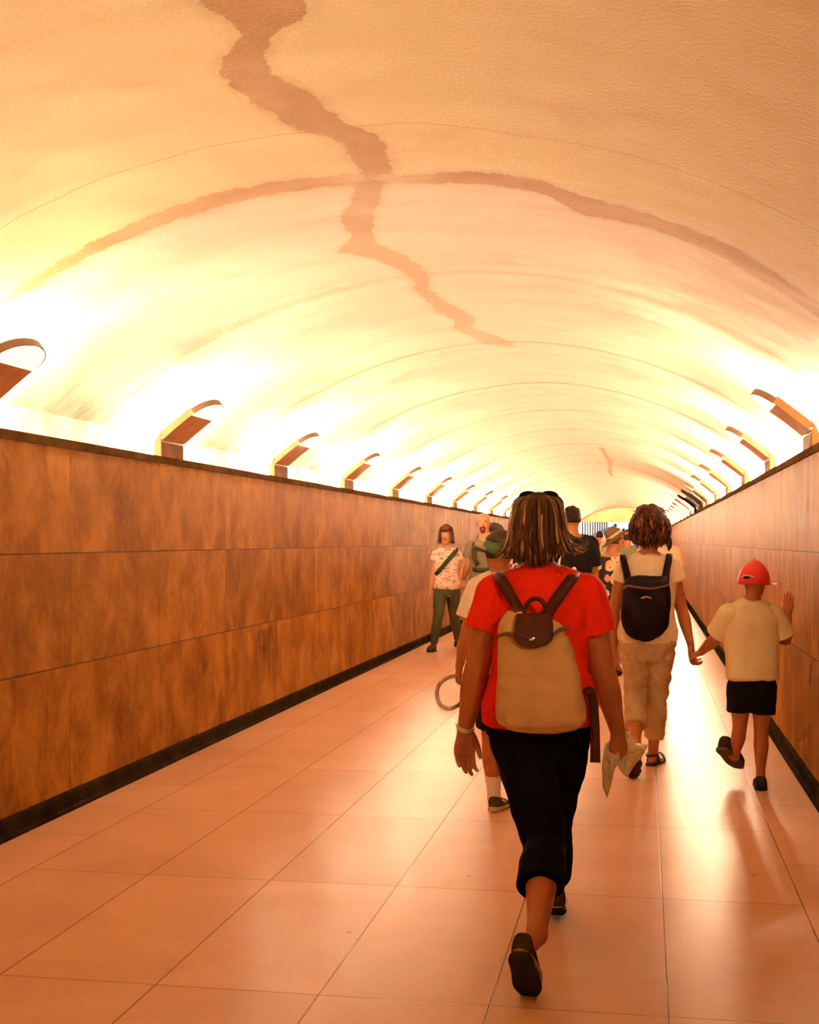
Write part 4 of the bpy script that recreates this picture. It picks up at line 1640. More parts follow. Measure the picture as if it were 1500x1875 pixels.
# ------------------------------------------------------------------ boy in a red cap holding hands
def red_cap_boy():
    D = 7.95
    J = dict(head=(1382, 1060), neck=(1377, 1102), shL=(1336, 1124), shR=(1414, 1124), elL=(1312, 1168, .10), elR=(1437, 1176, .02),
             wrL=(1284, 1194, .36), wrR=(1443, 1126, .08), hipL=(1357, 1258), hipR=(1397, 1258), knL=(1355, 1330, .02), knR=(1394, 1335, .02),
             anL=(1346, 1386, .10), anR=(1393, 1424, -.02), heelL=(1321, 1376, .06), toeL=(1352, 1408, .24), heelR=(1394, 1448, -.09), toeR=(1391, 1437, .11))
    f = Fig('boy in pale yellow shirt and red cap, walking beside the right wall with raised hand', D, 1.33, J, 'm', .98, look=(.42, .9, -.05), voxel=.0045, headk=.155, armk=1.22)
    f.body(SKIN, dict(L=dict(d=(-.75, .55, -.42), pn=(-.1, .5, -.8), ts=(-.3, .75, .5), curl=(42, 50, 30), scale=1.1),
                      R=dict(d=(.03, .10, 1), pn=(.35, .93, 0), ts=(-1, .2, 0), curl=(8, 14, 8), spread=3, thumb=(.8, .5, .2), scale=1.05)))
    f.shirt(cloth('tee_pale_yellow', (0.80, 0.66, 0.36), var=.06), sleeve=.40, t0=.12, off=.014, sl_off=.018, flare=.026, loose=[(.1, .022), (.5, .030), (.8, .010), (1, 0)], fold=.010, seed=9)
    f.trousers(cloth('shorts_black', (0.008, 0.007, 0.007), var=.2), 'shorts', u1=.31, off=.016, t1=.2, flare=.008, loose=[(0, .062), (.3, .060), (.5, .060)], fold=.006, seed=2)
    crop_hair(f, (0.05, 0.022, 0.010), .03)
    red = plain('cap_red_cotton', (0.78, 0.055, 0.045), .55, .3)
    o, q, r = cap_hat(f, f.hf, red, red, low=-.14, big=1.10, brim_len=.30)
    # white-edged opening with adjusting strap at the back
    mb = MB()
    arc = [q(r[0] * 1.0 * math.sin(a), -r[1] * 1.0 * math.cos(a), .0 + .05 * math.cos(a * 3.6)) for a in [math.radians(-25 + 5 * i) for i in range(11)]]
    mb.loft(arc, [.004] * 11, f.hu, n=8, seg=2)
    me = mb.mesh('strap')
    me.transform(Matrix.Translation(-f.root.location))
    link('strap', me, plain('cap_strap', (.75, .5, .3), .6), o)
    mb = MB()
    cc = q(-.02, -r[1] * .985, .0)
    mb.ball(cc, (.105 * f.hh, .018 * f.hh, .05 * f.hh), (f.hr, f.hf, f.hu), 16, 8)
    me = mb.mesh('opening')
    me.transform(Matrix.Translation(-f.root.location))
    link('opening', me, plain('cap_opening_dark', (.02, .01, .008), .8), o)
    sole = plain('sole_dark_rubber', (0.018, 0.013, 0.010))
    for k in 'LR':
        f.shoe(k, cloth('shoe_dark_canvas', (0.045, 0.030, 0.018)), plain('sole_brown_rubber', (0.09, 0.055, 0.025), .8, .2) if k == 'L' else sole, sole_t=.11, width=1.12)
    return f


# ------------------------------------------------------------------ woman with the black backpack
def white_blouse_woman():
    D = 8.6
    J = dict(head=(1190, 970), neck=(1188, 1019), shL=(1144, 1042), shR=(1229, 1042), elL=(1124, 1120, .02), elR=(1249, 1118, .0),
             wrL=(1124, 1186, .10), wrR=(1265, 1180, -.12), hipL=(1164, 1178), hipR=(1207, 1178), knL=(1164, 1275, .02), knR=(1203, 1275, .10),
             anL=(1164, 1366, -.36), anR=(1196, 1378, .16), heelL=(1168, 1396, -.46), toeL=(1159, 1424, -.30), heelR=(1190, 1402, .12), toeR=(1211, 1394, .32))
    f = Fig('woman in cream blouse and rolled khaki trousers holding hands with the boy in red cap', D, 1.68, J, 'f', 1.0, voxel=.0048)
    f.body(SKIN, dict(L=dict(d=(.02, .1, -1), pn=(.9, .3, 0), ts=(.2, .9, 0)), R=dict(d=(.10, .15, -1), pn=(.75, -.3, -.3), ts=(-.5, -.7, 0), curl=(40, 50, 30))), bare_feet=True)
    f.shirt(cloth('blouse_cream', (0.90, 0.74, 0.46), var=.06), 'blouse', sleeve=.15, t0=.05, off=.014, sl_off=.016, flare=.022, loose=[(.0, .012), (.5, .02), (.8, .008), (1, 0)], neck_t=.985, fold=.009, seed=12, stretch=(1.6, 1, .4))
    kh = cloth('trousers_khaki', (0.56, 0.38, 0.19), var=.08)
    f.trousers(kh, u1s=dict(L=.80, R=.86), off=.016, t1=.2, flare=.004, loose=[(0, .085), (.2, .082), (.4, .074), (.6, .068), (.75, .062), (.9, .058)], fold=.014, seed=15, stretch=(1, 1, 1.4))
    for k, u in (('L', .79), ('R', .85)):                     # rolled cuffs
        mb = MB()
        f.leg(mb, k, .022, u - .045, u + .005, 0, cap=(0, 0), loose=[(0, .066), (1, .066)])
        place(mb.mesh('cuff'), 'cuff', kh, f.root)
    # wavy auburn-brown hair
    g = f.hair_shell(lambda a, b, c: .15 + .075 * max(0, c) + .06 * abs(a) - (.05 if c < -.3 else 0), lambda a, b, c: max(0, min(1, (c - (-.90 if b < .25 else .15)) / .2)) if b < .6 else max(0, min(1, (c - .35) / .15)), (0.055, 0.017, 0.007), amp=.05, freq=8.0, lumps=1.4)
    rg = random.Random(5)
    pal = [(0.035, 0.011, 0.005), (0.06, 0.019, 0.008), (0.11, 0.034, 0.012), (0.19, 0.062, 0.02), (0.27, 0.10, 0.035)]
    for i in range(240):
        ph = math.radians(-90 + rg.uniform(-140, 140))
        ca, sa = math.cos(ph), math.sin(ph)
        th0, th1 = math.radians(rg.uniform(6, 70)), math.radians(rg.uniform(98, 150))
        pts = []
        for j in range(7):
            th = th0 + (th1 - th0) * j / 6
            r = 1.0 + .07 * math.sin(j * 1.7 + i) + rg.uniform(-.02, .05) + (.05 if j == 6 else 0)
            wv = .08 * math.sin(j * 1.5 + i * .7)
            a2 = ph + wv
            pts.append(f.hp((.56 * r) * math.sin(th) * math.cos(a2), (.61 * r) * math.sin(th) * math.sin(a2) - .03, .60 * r * math.cos(th) - .01))
        k = rg.random()
        lock(g, pts, rg.uniform(.03, .055) * f.hh, .016 * f.hh, f.HC, pal[min(4, int(k * k * 5.2))])
    for i in range(26):                                        # stray ends on the crown
        ph = rg.uniform(0, 6.28)
        b0 = .47
        p0 = f.hp(.30 * math.cos(ph), .3 * math.sin(ph), b0)
        lock(g, [p0, p0 + (f.hr * math.cos(ph) + f.hu * .5) * .03, p0 + (f.hr * math.cos(ph) * 1.2 + f.hu * .35) * .06], .004, .002, f.HC, pal[2])
    f.finish_hair(g)
    # sandals: sole, strap over the instep, heel strap
    lea = plain('sandal_dark_leather', (0.045, 0.018, 0.010), .5, .4)
    for k in 'LR':
        h, d, sd, up, L = f.foot_frame(k)
        mb = MB()
        mb.loft([h + d * (u * L) + up * (.03 * L) for u in (-.02, .12, .34, .6, .84, 1.02)], [(w * L, .055 * L) for w in (.12, .165, .155, .185, .19, .12)], sd, n=22, seg=4, cap=(.6, .6), power=4)
        me = mb.mesh('sandal')
        o = place(me, 'sandal', lea, f.root)
        for u, wd, hh_ in ((.70, .215, .27), (.30, .175, .42)):
            mb = MB()
            arc = [h + d * (u * L) + sd * (wd * L * math.cos(a)) + up * (.04 * L + hh_ * L * math.sin(a)) for a in [math.pi * i / 12 for i in range(13)]]
            ribbon(mb, arc, .13 * L, .018 * L, [(q - (h + d * (u * L))).normalized() for q in arc], seg=1)
            me = mb.mesh('strap')
            me.transform(Matrix.Translation(-f.root.location))
            link('strap', me, lea, o)
        mb = MB()
        arc = [h + d * ((.26 - .36 * math.sin(a)) * L) + sd * (.17 * L * math.cos(a)) + up * (.30 * L) for a in [math.pi * i / 12 for i in range(13)]]
        ribbon(mb, arc, .08 * L, .016 * L, [(q - (h + d * (.26 * L) + up * (.30 * L))).normalized() for q in arc], seg=1)
        me = mb.mesh('heel_strap')
        me.transform(Matrix.Translation(-f.root.location))
        link('heel_strap', me, lea, o)

    # black backpack
    t = empty('backpack', P(1184, 1170, D - .2))
    tag(t, 'black rucksack on the back of the woman with dark curly hair', 'backpack')
    nv = cloth('rucksack_black_nylon', (0.010, 0.006, 0.007), var=.2, rough=.6)
    rows = [(1171, 1172, 1200, .035), (1166, 1158, 1212, .065), (1152, 1144, 1222, .095), (1130, 1138, 1227, .105), (1105, 1138, 1228, .105), (1082, 1141, 1227, .095), (1066, 1144, 1226, .075), (1058, 1148, 1222, .045)]
    mb = MB()
    pts, rad = [], []
    for y, a, b, dp in rows:
        p0, p1 = P(a, y, D - .24), P(b, y, D - .24)
        c = (p0 + p1) / 2
        pts.append(c)
        rad.append(((p1 - p0).length / 2, dp))
    mb.loft(pts, rad, RGT, n=32, seg=4, cap=(.3, .3), power=2.8)
    me = remesh(mb, .006, 3)
    ripple(me, .010, 8.0, (1, 1, 1), 4.0)
    place(me, 'bag_body', nv, t)
    mb = MB()
    ribbon(mb, [P(x, y, D - .335) for x, y in ((1142, 1078), (1150, 1073), (1170, 1076), (1190, 1078), (1210, 1075), (1226, 1071))], .014, .010, -FWD)
    place(mb.mesh('piping'), 'piping', plain('rucksack_piping', (0.12, 0.055, 0.04), .5), t)
    mb = MB()
    mb.loft([P(1184, 1150, D - .345), P(1184, 1130, D - .355), P(1184, 1104, D - .345), P(1184, 1096, D - .335)], [(.075, .02), (.09, .03), (.085, .028), (.07, .015)], RGT, n=20, seg=3, power=3)
    place(mb.mesh('front_pocket'), 'front_pocket', nv, t)
    mb = MB()
    mb.loft([P(1176, 1095, D - .372), P(1184, 1093, D - .378), P(1192, 1095, D - .372)], [.006] * 3, UPV, n=8, seg=3)
    place(mb.mesh('zip_pull'), 'zip_pull', plain('zip_metal', (.5, .3, .15), .3, .5, .6), t)
    for pts in ([(1151, 1066, -.20), (1147, 1046, -.15), (1142, 1026, -.10), (1141, 1017, -.01), (1146, 1028, .10)], [(1219, 1064, -.20), (1221, 1044, -.15), (1225, 1024, -.10), (1226, 1015, -.01), (1222, 1028, .10)]):
        mb = MB()
        ribbon(mb, [P(x, y, D + z) for x, y, z in pts], (.048, .036), .012, [Vector((0, -1, .2))] * 2 + [Vector((0, -.9, .5)), UPV, Vector((0, .8, .4))])
        place(mb.mesh('shoulder_strap'), 'shoulder_strap', nv, t)
    mb = MB()
    ribbon(mb, [P(x, y, D - .20) for x, y in ((1150, 1062), (1165, 1067), (1184, 1069), (1203, 1067), (1219, 1060))], .05, .03, -FWD)
    place(mb.mesh('top_edge'), 'top_edge', nv, t)
    return f


# ------------------------------------------------------------------ boy in a white tee and sideways cap
def white_tee_boy():
    D = 7.22
    J = dict(head=(914, 1009), neck=(917, 1054), shL=(876, 1078), shR=(968, 1078), elL=(853, 1166, .02), elR=(986, 1168, .0), wrL=(841, 1222, .10), wrR=(988, 1232, .15),
             hipL=(905, 1244), hipR=(945, 1244), knL=(899, 1352, .06), knR=(950, 1345, .25), anL=(905, 1462, .06), anR=(955, 1444, .42),
             heelL=(902, 1487, .0), toeL=(925, 1477, .19), heelR=(955, 1466, .36), toeR=(962, 1453, .56))
    f = Fig('boy in white tee-shirt and sideways green cap, half hidden behind the woman in red', D, 1.55, J, 'm', 1.0, look=(-.45, .88, .05), voxel=.0045, headk=.145)
    f.body(SKIN, dict(L=dict(d=(-.12, .2, -1), pn=(.8, .3, 0), ts=(.2, .9, 0), curl=(62, 70, 45)), R=dict(d=(0, .2, -1), pn=(-.9, .2, 0), ts=(0, 1, 0))))
    f.shirt(cloth('tee_white', (0.90, 0.76, 0.50), var=.04), sleeve=.30, t0=.10, off=.014, sl_off=.020, flare=.022, loose=[(.1, .02), (.5, .024), (.8, .01), (1, 0)], fold=.008, seed=21)
    g = G('shorts_black_red_print')
    o = g.obj()
    w = g.noise(g.mapv(o, (1, 1, 1.3), (0, 0, 0), (0, .6, 0)), 5.0, 2.0, .5, .6)
    c = g.mix(g.rng(w, .53, .545), (0.008, 0.006, 0.006), (0.50, 0.022, 0.006))
    f.trousers(g.done(c, .8, .2), 'shorts', u1=.40, off=.018, t1=.2, flare=.014, loose=[(0, .080), (.3, .088), (.5, .090)], fold=.006, seed=6)
    crop_hair(f, (0.055, 0.022, 0.010), .035)
    grn = plain('cap_green_cotton', (0.075, 0.135, 0.055), .7, .2)
    drk = plain('cap_dark_peak', (0.055, 0.035, 0.018), .7, .2)
    o, q, r = cap_hat(f, -f.hr * .95 + f.hf * .2, grn, drk, low=-.06, brim_len=.30, tilt=(.12, -.10, 0), brim_drop=-.02)
    # dark raised front panel of the cap
    mb = MB()
    vs, fs = [], []
    n, m = 20, 8
    for layer, sc in ((0, 1.03), (1, .99)):
        for j in range(m + 1):
            th = math.radians(3 + 62 * j / m)
            for i in range(n + 1):
                ph = 2 * math.pi * i / n
                vs.append(q(r[0] * sc * math.sin(th) * math.cos(ph), r[1] * sc * math.sin(th) * math.sin(ph), r[2] * sc * math.cos(th)))
    S = (m + 1) * (n + 1)
    for j in range(m):
        for i in range(n):
            a = j * (n + 1) + i
            fs.append((a, a + n + 1, a + n + 2, a + 1))
            fs.append((S + a, S + a + 1, S + a + n + 2, S + a + n + 1))
    for i in range(n):
        a = m * (n + 1) + i
        fs.append((a, S + a, S + a + 1, a + 1))
    mb.add(vs, fs)
    me = mb.mesh('top_panel')
    me.transform(Matrix.Translation(-f.root.location))
    link('top_panel', me, drk, o)['label'] = 'dark top of the cap'
    mb = MB()
    mb.loft([q(-r[0] * 1.0, -.10, -.02), q(-r[0] * 1.32, -.07, .03), q(-r[0] * 1.5, .02, .05), q(-r[0] * 1.28, .12, .04)], [.009, .012, .012, .008], f.hu, n=8, seg=3)
    me = mb.mesh('peak_edge')
    me.transform(Matrix.Translation(-f.root.location))
    link('peak_edge', me, plain('cap_pale_edge', (.50, .42, .22), .6), o)['label'] = 'pale edge of the cap'
    wht = cloth('sock_white', (0.82, 0.74, 0.62), var=.04)
    for k in 'LR':
        f.sock(k, wht, .80)
        o = f.shoe(k, cloth('sneaker_dark_mesh', (0.060, 0.048, 0.022)), plain('sneaker_yellow_sole', (0.50, 0.34, 0.11), .6), sole_t=.15, width=1.05)
        h, d, sd, up, L = f.foot_frame(k)
        mb = MB()
        ribbon(mb, [h + d * (.75 * L) + sd * (.16 * L) + up * (.16 * L), h + d * (.50 * L) + sd * (.172 * L) + up * (.22 * L), h + d * (.28 * L) + sd * (.165 * L) + up * (.30 * L)], .06 * L, .02 * L, sd)
        me = mb.mesh('side_stripe')
        me.transform(Matrix.Translation(-f.root.location))
        link('side_stripe', me, plain('sneaker_stripe', (.75, .58, .32), .6), o)
    # looped strap swinging from the left fist
    t = empty('strap_loop', P(836, 1240, D + .12))
    tag(t, 'grey white looped strap dangling from the fist of the boy in white', 'strap')
    mb = MB()
    pts = [P(842, 1240, D + .13)] + [P(826 + 25 * math.cos(a), 1270 + 27 * math.sin(a), D + .10) for a in [math.radians(d) for d in range(-110, -330, -20)]] + [P(840, 1246, D + .13)]
    pts = [P(840, 1238, D + .13), P(832, 1238, D + .12), P(816, 1243, D + .10), P(803, 1256, D + .08), P(800, 1274, D + .07), P(806, 1290, D + .07), P(818, 1297, D + .07), P(832, 1295, D + .08), P(846, 1284, D + .10), P(848, 1262, D + .12), P(843, 1245, D + .13)]
    ribbon(mb, pts, .022, .007, Vector((.3, -1, .2)))
    g = G('strap_grey_webbing')
    cc = g.ramp(g.noise(g.obj(), 9.0, 3.0), (.40, (.22, .15, .09)), (.55, (.78, .66, .52)))
    place(mb.mesh('webbing'), 'webbing', g.done(cc, .6, .3), t)
    return f


# ------------------------------------------------------------------ couple walking towards the camera
def couple():
    D = 17.8
    J = dict(head=(817, 980), neck=(818, 1006), shR=(800, 1016), shL=(837, 1016), elR=(793, 1050), elL=(846, 1044), wrR=(788, 1083, -.1), wrL=(846, 1062, -.15),
             hipR=(808, 1078), hipL=(830, 1078), knR=(802, 1132, -.12), knL=(832, 1130, .25), anR=(794, 1181, .0), anL=(838, 1172, .62),
             heelR=(795, 1192, .05), toeR=(786, 1194, -.2), heelL=(840, 1174, .74), toeL=(836, 1185, .55))
    f = Fig('woman in patterned top and green jeans walking towards the camera along the left wall', D, 1.72, J, 'f', .98, face=(0.05, -1, 0), voxel=.0065, headk=.142)
    f.body(SKIN_FAIR, dict(R=dict(d=(-.05, -.1, -1), pn=(.9, -.2, 0), ts=(.1, -.9, 0)), L=dict(d=(.05, -.1, -1), pn=(.7, .3, 0), ts=(0, -1, 0), curl=(50, 55, 30))))
    g = G('top_striped_floral')
    o = g.obj()
    st = g.noise(g.mapv(o, (1.2, 1.2, 5.0)), 9.0, 4.0, .65, .8)
    c = g.ramp(st, (.34, (.10, .05, .04)), (.42, (.75, .22, .14)), (.50, (.85, .70, .52)), (.60, (.80, .62, .46)), (.66, (.70, .20, .13)))
    f.shirt(g.done(c, .8, .2), 'top', sleeve=.17, t0=.02, off=.014, sl_off=.016, flare=.016, loose=[(.0, .012), (.5, .012), (1, 0)], neck_t=.93, fold=.008, seed=31)
    f.trousers(cloth('jeans_green', (0.085, 0.085, 0.040), var=.15), 'jeans', u1=.97, off=.009, t1=.22, flare=.004, fold=.008, seed=8)
    hm = f.hair_shell(lambda a, b, c: .075 + .05 * max(0, c) + (.03 if c < 0 else 0), lambda a, b, c: max(0, min(1, (c - (-.62 if b < .1 else .12)) / .15)) if b < .5 else max(0, min(1, (c - .26 - .1 * abs(a)) / .12)), (0.075, 0.022, 0.012), amp=.02)
    rg = random.Random(3)
    for i in range(90):
        ph = math.radians(-90 + rg.uniform(-138, 138))
        pts = [f.hp(r * math.cos(ph), r * 1.15 * math.sin(ph) - .04, c) for r, c in ((.08, .54), (.32, .45), (.40, .2), (.43, -.05), (.45, -.28), (.40 + .1 * rg.random(), -.46 - .05 * rg.random()))]
        lock(hm, pts, .045 * f.hh, .014 * f.hh, f.HC, rg.choice([(0.06, .018, .01), (.10, .03, .015), (.15, .05, .022)]))
    for i in range(16):                                        # fringe across the forehead
        a = -.30 + .6 * i / 15
        lock(hm, [f.hp(a * .6, .25, .50), f.hp(a, .42, .36), f.hp(a * 1.05, .455, .16)], .035 * f.hh, .014 * f.hh, f.HC, rg.choice([(0.06, .018, .01), (.10, .03, .015)]))
    f.finish_hair(hm)
    for k in 'LR':
        f.shoe(k, cloth('shoe_brown_leather', (0.09, 0.045, 0.022)), plain('sole_dark_rubber', (0.018, 0.013, 0.010)), width=1.1)
    t = empty('shoulder_bag', P(800, 1048, D - .1))
    tag(t, 'dark green shoulder bag strap worn across the woman in the patterned top', 'bag')
    mb = MB()
    ribbon(mb, [P(x, y, D + z) for x, y, z in ((836, 1006, .02), (835, 1008, -.10), (826, 1019, -.16), (815, 1032, -.175), (805, 1044, -.16), (798, 1052, -.06))], .055, .012, -FWD)
    place(mb.mesh('strap'), 'strap', cloth('bag_dark_green', (0.035, 0.05, 0.025)), t)
    mb = MB()
    mb.box((-.05, -.12, -.14), (.05, .12, .12))
    me = mb.mesh('pouch')
    bevel(me, .025, 3)
    me.transform(Matrix.Translation(P(800, 1062, D + .12)))
    place(me, 'pouch', cloth('bag_dark_green', (0.035, 0.05, 0.025)), t)

    D = 17.1
    J = dict(head=(886, 958), neck=(887, 990), shR=(864, 1000), shL=(911, 1000), elR=(857, 1036), elL=(920, 1038), wrR=(849, 1060, .25), wrL=(921, 1072, -.1),
             hipR=(875, 1072), hipL=(900, 1072), knR=(872, 1136, -.1), knL=(902, 1134, .2), anR=(873, 1190, .1), anL=(903, 1184, .5),
             heelR=(873, 1200, .14), toeR=(870, 1203, -.14), heelL=(903, 1190, .65), toeL=(903, 1196, .4))
    f = Fig('balding man with goatee and grey tee-shirt walking towards the camera', D, 1.87, J, 'm', 1.04, face=(-.05, -1, 0), voxel=.0068, headk=.138)
    f.body(SKIN_FAIR, dict(R=dict(d=(-.06, -.1, -1), pn=(.3, .9, 0), ts=(.5, -.8, 0), curl=(45, 50, 30)), L=dict(d=(0, -.1, -1), pn=(-.8, .1, 0), ts=(0, -1, 0))), brow=(.4, .25, .18))
    f.shirt(cloth('tee_grey_olive', (0.20, 0.155, 0.085), var=.12), sleeve=.30, t0=-.02, off=.015, sl_off=.02, flare=.02, loose=[(0, .012), (.5, .01), (1, 0)], neck_t=.93, fold=.008, seed=41)
    f.trousers(cloth('shorts_brown', (0.24, 0.125, 0.055), var=.1), 'shorts', u1=.46, off=.016, t1=.2, flare=.012, loose=[(0, .10), (.3, .095), (.5, .09)], fold=.008, seed=43)
    hm = f.hair_shell(.022, lambda a, b, c: max(0, min(1, (c + .40) / .1)) * max(0, min(1, (.30 - c) / .12)) * (1 if b < .12 else 0), (0.11, 0.045, 0.022), amp=.004)
    f.finish_hair(hm)
    mb = MB()
    mb.loft([f.hp(-.10, .345, -.23), f.hp(-.09, .33, -.36), f.hp(-.03, .325, -.47), f.hp(.03, .325, -.47), f.hp(.09, .33, -.36), f.hp(.10, .345, -.23)], [(.045 * f.hh, .035 * f.hh)] * 6, f.hf, n=10, seg=3)
    mb.ball(f.hp(0, .325, -.42), (.10 * f.hh, .06 * f.hh, .085 * f.hh), (f.hr, f.hf, f.hu), 12, 8)
    mb.loft([f.hp(-.09, .375, -.21), f.hp(0, .42, -.195), f.hp(.09, .375, -.21)], [.02 * f.hh] * 3, f.hu, n=8, seg=3)
    me = mb.mesh('beard')
    tint(me, (0.10, 0.03, 0.015))
    place(me, 'beard', mat_hair('hair_strands'), f.root)
    for k in 'LR':
        f.shoe(k, cloth('shoe_brown_leather', (0.09, 0.045, 0.022)), plain('sole_dark_rubber', (0.018, 0.013, 0.010)), width=1.1)
    t = empty('backpack', P(900, 1010, D + .25))
    tag(t, 'large dark trekking backpack with chest straps on the balding man', 'backpack')
    ol = cloth('pack_dark_olive', (0.060, 0.045, 0.022), var=.2)
    mb = MB()
    mb.loft([P(x, y, D + .27) for x, y in ((888, 1062), (890, 1030), (893, 996), (903, 974), (907, 966))], [(.16, .10), (.17, .13), (.17, .13), (.13, .11), (.08, .07)], RGT, n=24, seg=4, power=2.8)
    me = remesh(mb, .008, 3)
    place(me, 'bag_body', ol, t)
    mb = MB()
    mb.loft([P(x, y, D + .22) for x, y in ((894, 968), (905, 964), (916, 968), (919, 974))], [.05, .055, .05, .03], FWD, n=14, seg=3)
    place(mb.mesh('top_lid'), 'top_lid', plain('pack_lid', (0.045, 0.04, 0.022), .7), t)
    for pts in ([(872, 993, .02), (870, 995, -.08), (868, 1005, -.15), (868, 1020, -.165), (873, 1032, -.15), (878, 1038, -.05)], [(905, 993, .02), (907, 995, -.08), (908, 1005, -.15), (908, 1020, -.165), (905, 1032, -.15), (902, 1038, -.05)]):
        mb = MB()
        ribbon(mb, [P(x, y, D + z) for x, y, z in pts], .06, .015, -FWD)
        place(mb.mesh('shoulder_strap'), 'shoulder_strap', ol, t)
    mb = MB()
    ribbon(mb, [P(x, y, D + z) for x, y, z in ((866, 1040, .0), (868, 1042, -.13), (880, 1044, -.185), (892, 1044, -.185), (906, 1042, -.14), (909, 1041, .0))], .06, .014, -FWD)
    place(mb.mesh('waist_belt'), 'waist_belt', plain('pack_belt', (0.02, 0.012, 0.008), .6), t)
    mb = MB()
    ribbon(mb, [P(868, 1006, D - .165), P(886, 1008, D - .185), P(908, 1006, D - .165)], .025, .012, -FWD)
    place(mb.mesh('chest_strap'), 'chest_strap', plain('pack_belt', (0.02, 0.012, 0.008), .6), t)


# ------------------------------------------------------------------ woman in floral dress and hat
def floral_woman():
    D = 14.6
    J = dict(head=(1127, 991), neck=(1121, 1016), shL=(1099, 1027), shR=(1143, 1026), elL=(1090, 1066), elR=(1150, 1064), wrL=(1088, 1104, .1), wrR=(1150, 1100, .1),
             hipL=(1109, 1110), hipR=(1132, 1110), knL=(1112, 1172, .1), knR=(1130, 1172, .05), anL=(1113, 1220, .5), anR=(1130, 1227, .0),
             heelL=(1113, 1229, .44), toeL=(1114, 1225, .68), heelR=(1130, 1237, -.06), toeR=(1133, 1233, .18))
    f = Fig('woman in dark floral sleeveless dress and ribboned hat, walking away', D, 1.62, J, 'f', 1.04, look=(.72, .66, -.12), voxel=.006, headk=.14)
    f.body(SKIN_FAIR, dict(L=dict(d=(0, .1, -1), pn=(.9, .2, 0), ts=(.1, .9, 0)), R=dict(d=(0, .1, -1), pn=(-.9, .2, 0), ts=(-.1, .9, 0))))
    g = G('dress_floral_print')
    o = g.obj()
    v = g.noise(o, 20.0, 2.0)
    pv = g.mapv(o, (1, .6, 1))
    d = g.math('ADD', g.voro(pv, 10.5), g.math('MULTIPLY', g.math('SUBTRACT', g.noise(pv, 42.0, 2.0), .5), .35))
    pet = g.rng(d, .50, .56, 1.0, 0.0)
    eye = g.rng(d, .10, .16, 1.0, 0.0)
    colr = g.mix(g.rng(g.voro(pv, 10.5, 'F1', 'Color'), .35, .6), (.78, .30, .15), (.82, .55, .32))
    c = g.mix(pet, (0.022, 0.014, 0.016), colr)
    c = g.mix(eye, c, (.55, .12, .05))
    mb = MB()
    f.torso(mb, .014, -.02, .93, loose=[(0, .012), (.5, .008), (1, 0)])
    for k in 'LR':
        a = f.N + (f.J['sh' + k] - f.N) * .30
        mb.loft([f.torso_pt(.84) + (f.J['sh' + k] - f.N) * .3, a - UPV * .012, f.N.lerp(f.J['sh' + k], .62)], [.06, .040, .044], f.F, n=14, seg=4)
    lo = (f.J['knL'] + f.J['knR']) / 2
    lo = P(1121, 1150, D + .05)
    mb.loft([f.torso_pt(.12), f.pel, f.pel * .5 + lo * .5, lo], [(.178, .13), (.185, .14), (.185, .15), (.18, .16)], f.R, n=26, seg=4, cap=(1, 0))
    me = remesh(mb, .0065, 3)
    ripple(me, .012, 8.0, (1.5, 1.5, .4), 9.0)
    place(me, 'dress', g.done(c, .8, .2), f.root)
    hm = f.hair_shell(.03, short_mask(-.40), (0.10, 0.045, 0.02), amp=.01)
    f.finish_hair(hm)
    # straw hat with a pale patterned ribbon
    hat = cloth('hat_brown_felt', (0.14, 0.082, 0.040), var=.12)
    up = (f.hu * .90 + Vector((-.70, -.10, 0))).normalized()
    fw = (f.hf - up * f.hf.dot(up)).normalized()
    rt = fw.cross(up).normalized()
    C = f.HC + f.hu * (.20 * f.hh) + Vector((-.012, 0, 0))
    K = f.hh
    prof = [(.001, .50), (.16, .52), (.27, .50), (.34, .42), (.385, .22), (.41, .04), (.44, .01), (.56, -.015), (.72, -.05), (.86, -.09), (.865, -.105), (.72, -.075), (.56, -.04), (.43, -.015), (.38, .0), (.33, .36), (.2, .46), (.001, .47)]
    vs, fs = [], []
    n = 36
    for r, z in prof:
        for i in range(n):
            a = 2 * math.pi * i / n
            vs.append(C + (rt * math.cos(a) * r * .95 + fw * math.sin(a) * r * 1.08) * K + up * (z * K + (.03 * math.sin(2 * a) * K if r > .5 else 0)))
    for j in range(len(prof) - 1):
        for i in range(n):
            k = (i + 1) % n
            fs.append((j * n + i, j * n + k, (j + 1) * n + k, (j + 1) * n + i))
    mb = MB()
    mb.add(vs, fs)
    h = place(mb.mesh('hat'), 'hat', hat, f.root)
    g = G('hat_ribbon_print')
    vv = g.voro(g.obj(), 60.0)
    rm = g.done(g.ramp(vv, (.2, (.86, .70, .40)), (.6, (.55, .40, .20))), .6, .2)
    mb = MB()
    arc = [C + (rt * math.cos(a) * .42 * .95 + fw * math.sin(a) * .42 * 1.08) * K + up * (.09 * K) for a in [2 * math.pi * i / 36 for i in range(37)]]
    ribbon(mb, arc, .12 * K, .012, [(q - C - up * (.09 * K)) for q in arc], seg=1)
    me = mb.mesh('ribbon')
    me.transform(Matrix.Translation(-f.root.location))
    link('ribbon', me, rm, h)['label'] = 'cream ribbon'
    mb = MB()
    b0 = C + (rt * -.40 + fw * -.28) * K + up * (.05 * K)
    for dx, ln, dy in ((-.02, .20, -.05), (.02, .15, -.07)):
        ribbon(mb, [b0, b0 + Vector((dx * .8 - .01, dy, -.03)), b0 + Vector((dx - .035, dy - .01, -ln * .55)), b0 + Vector((dx - .05, dy + .01, -ln))], .05, .006, Vector((0, -1, .2)))
    mb.ball(b0 + Vector((0, -.03, 0)), (.05, .03, .035), None, 12, 8)
    me = mb.mesh('bow')
    me.transform(Matrix.Translation(-f.root.location))
    link('bow', me, rm, h)['label'] = 'cream bow with hanging tails'
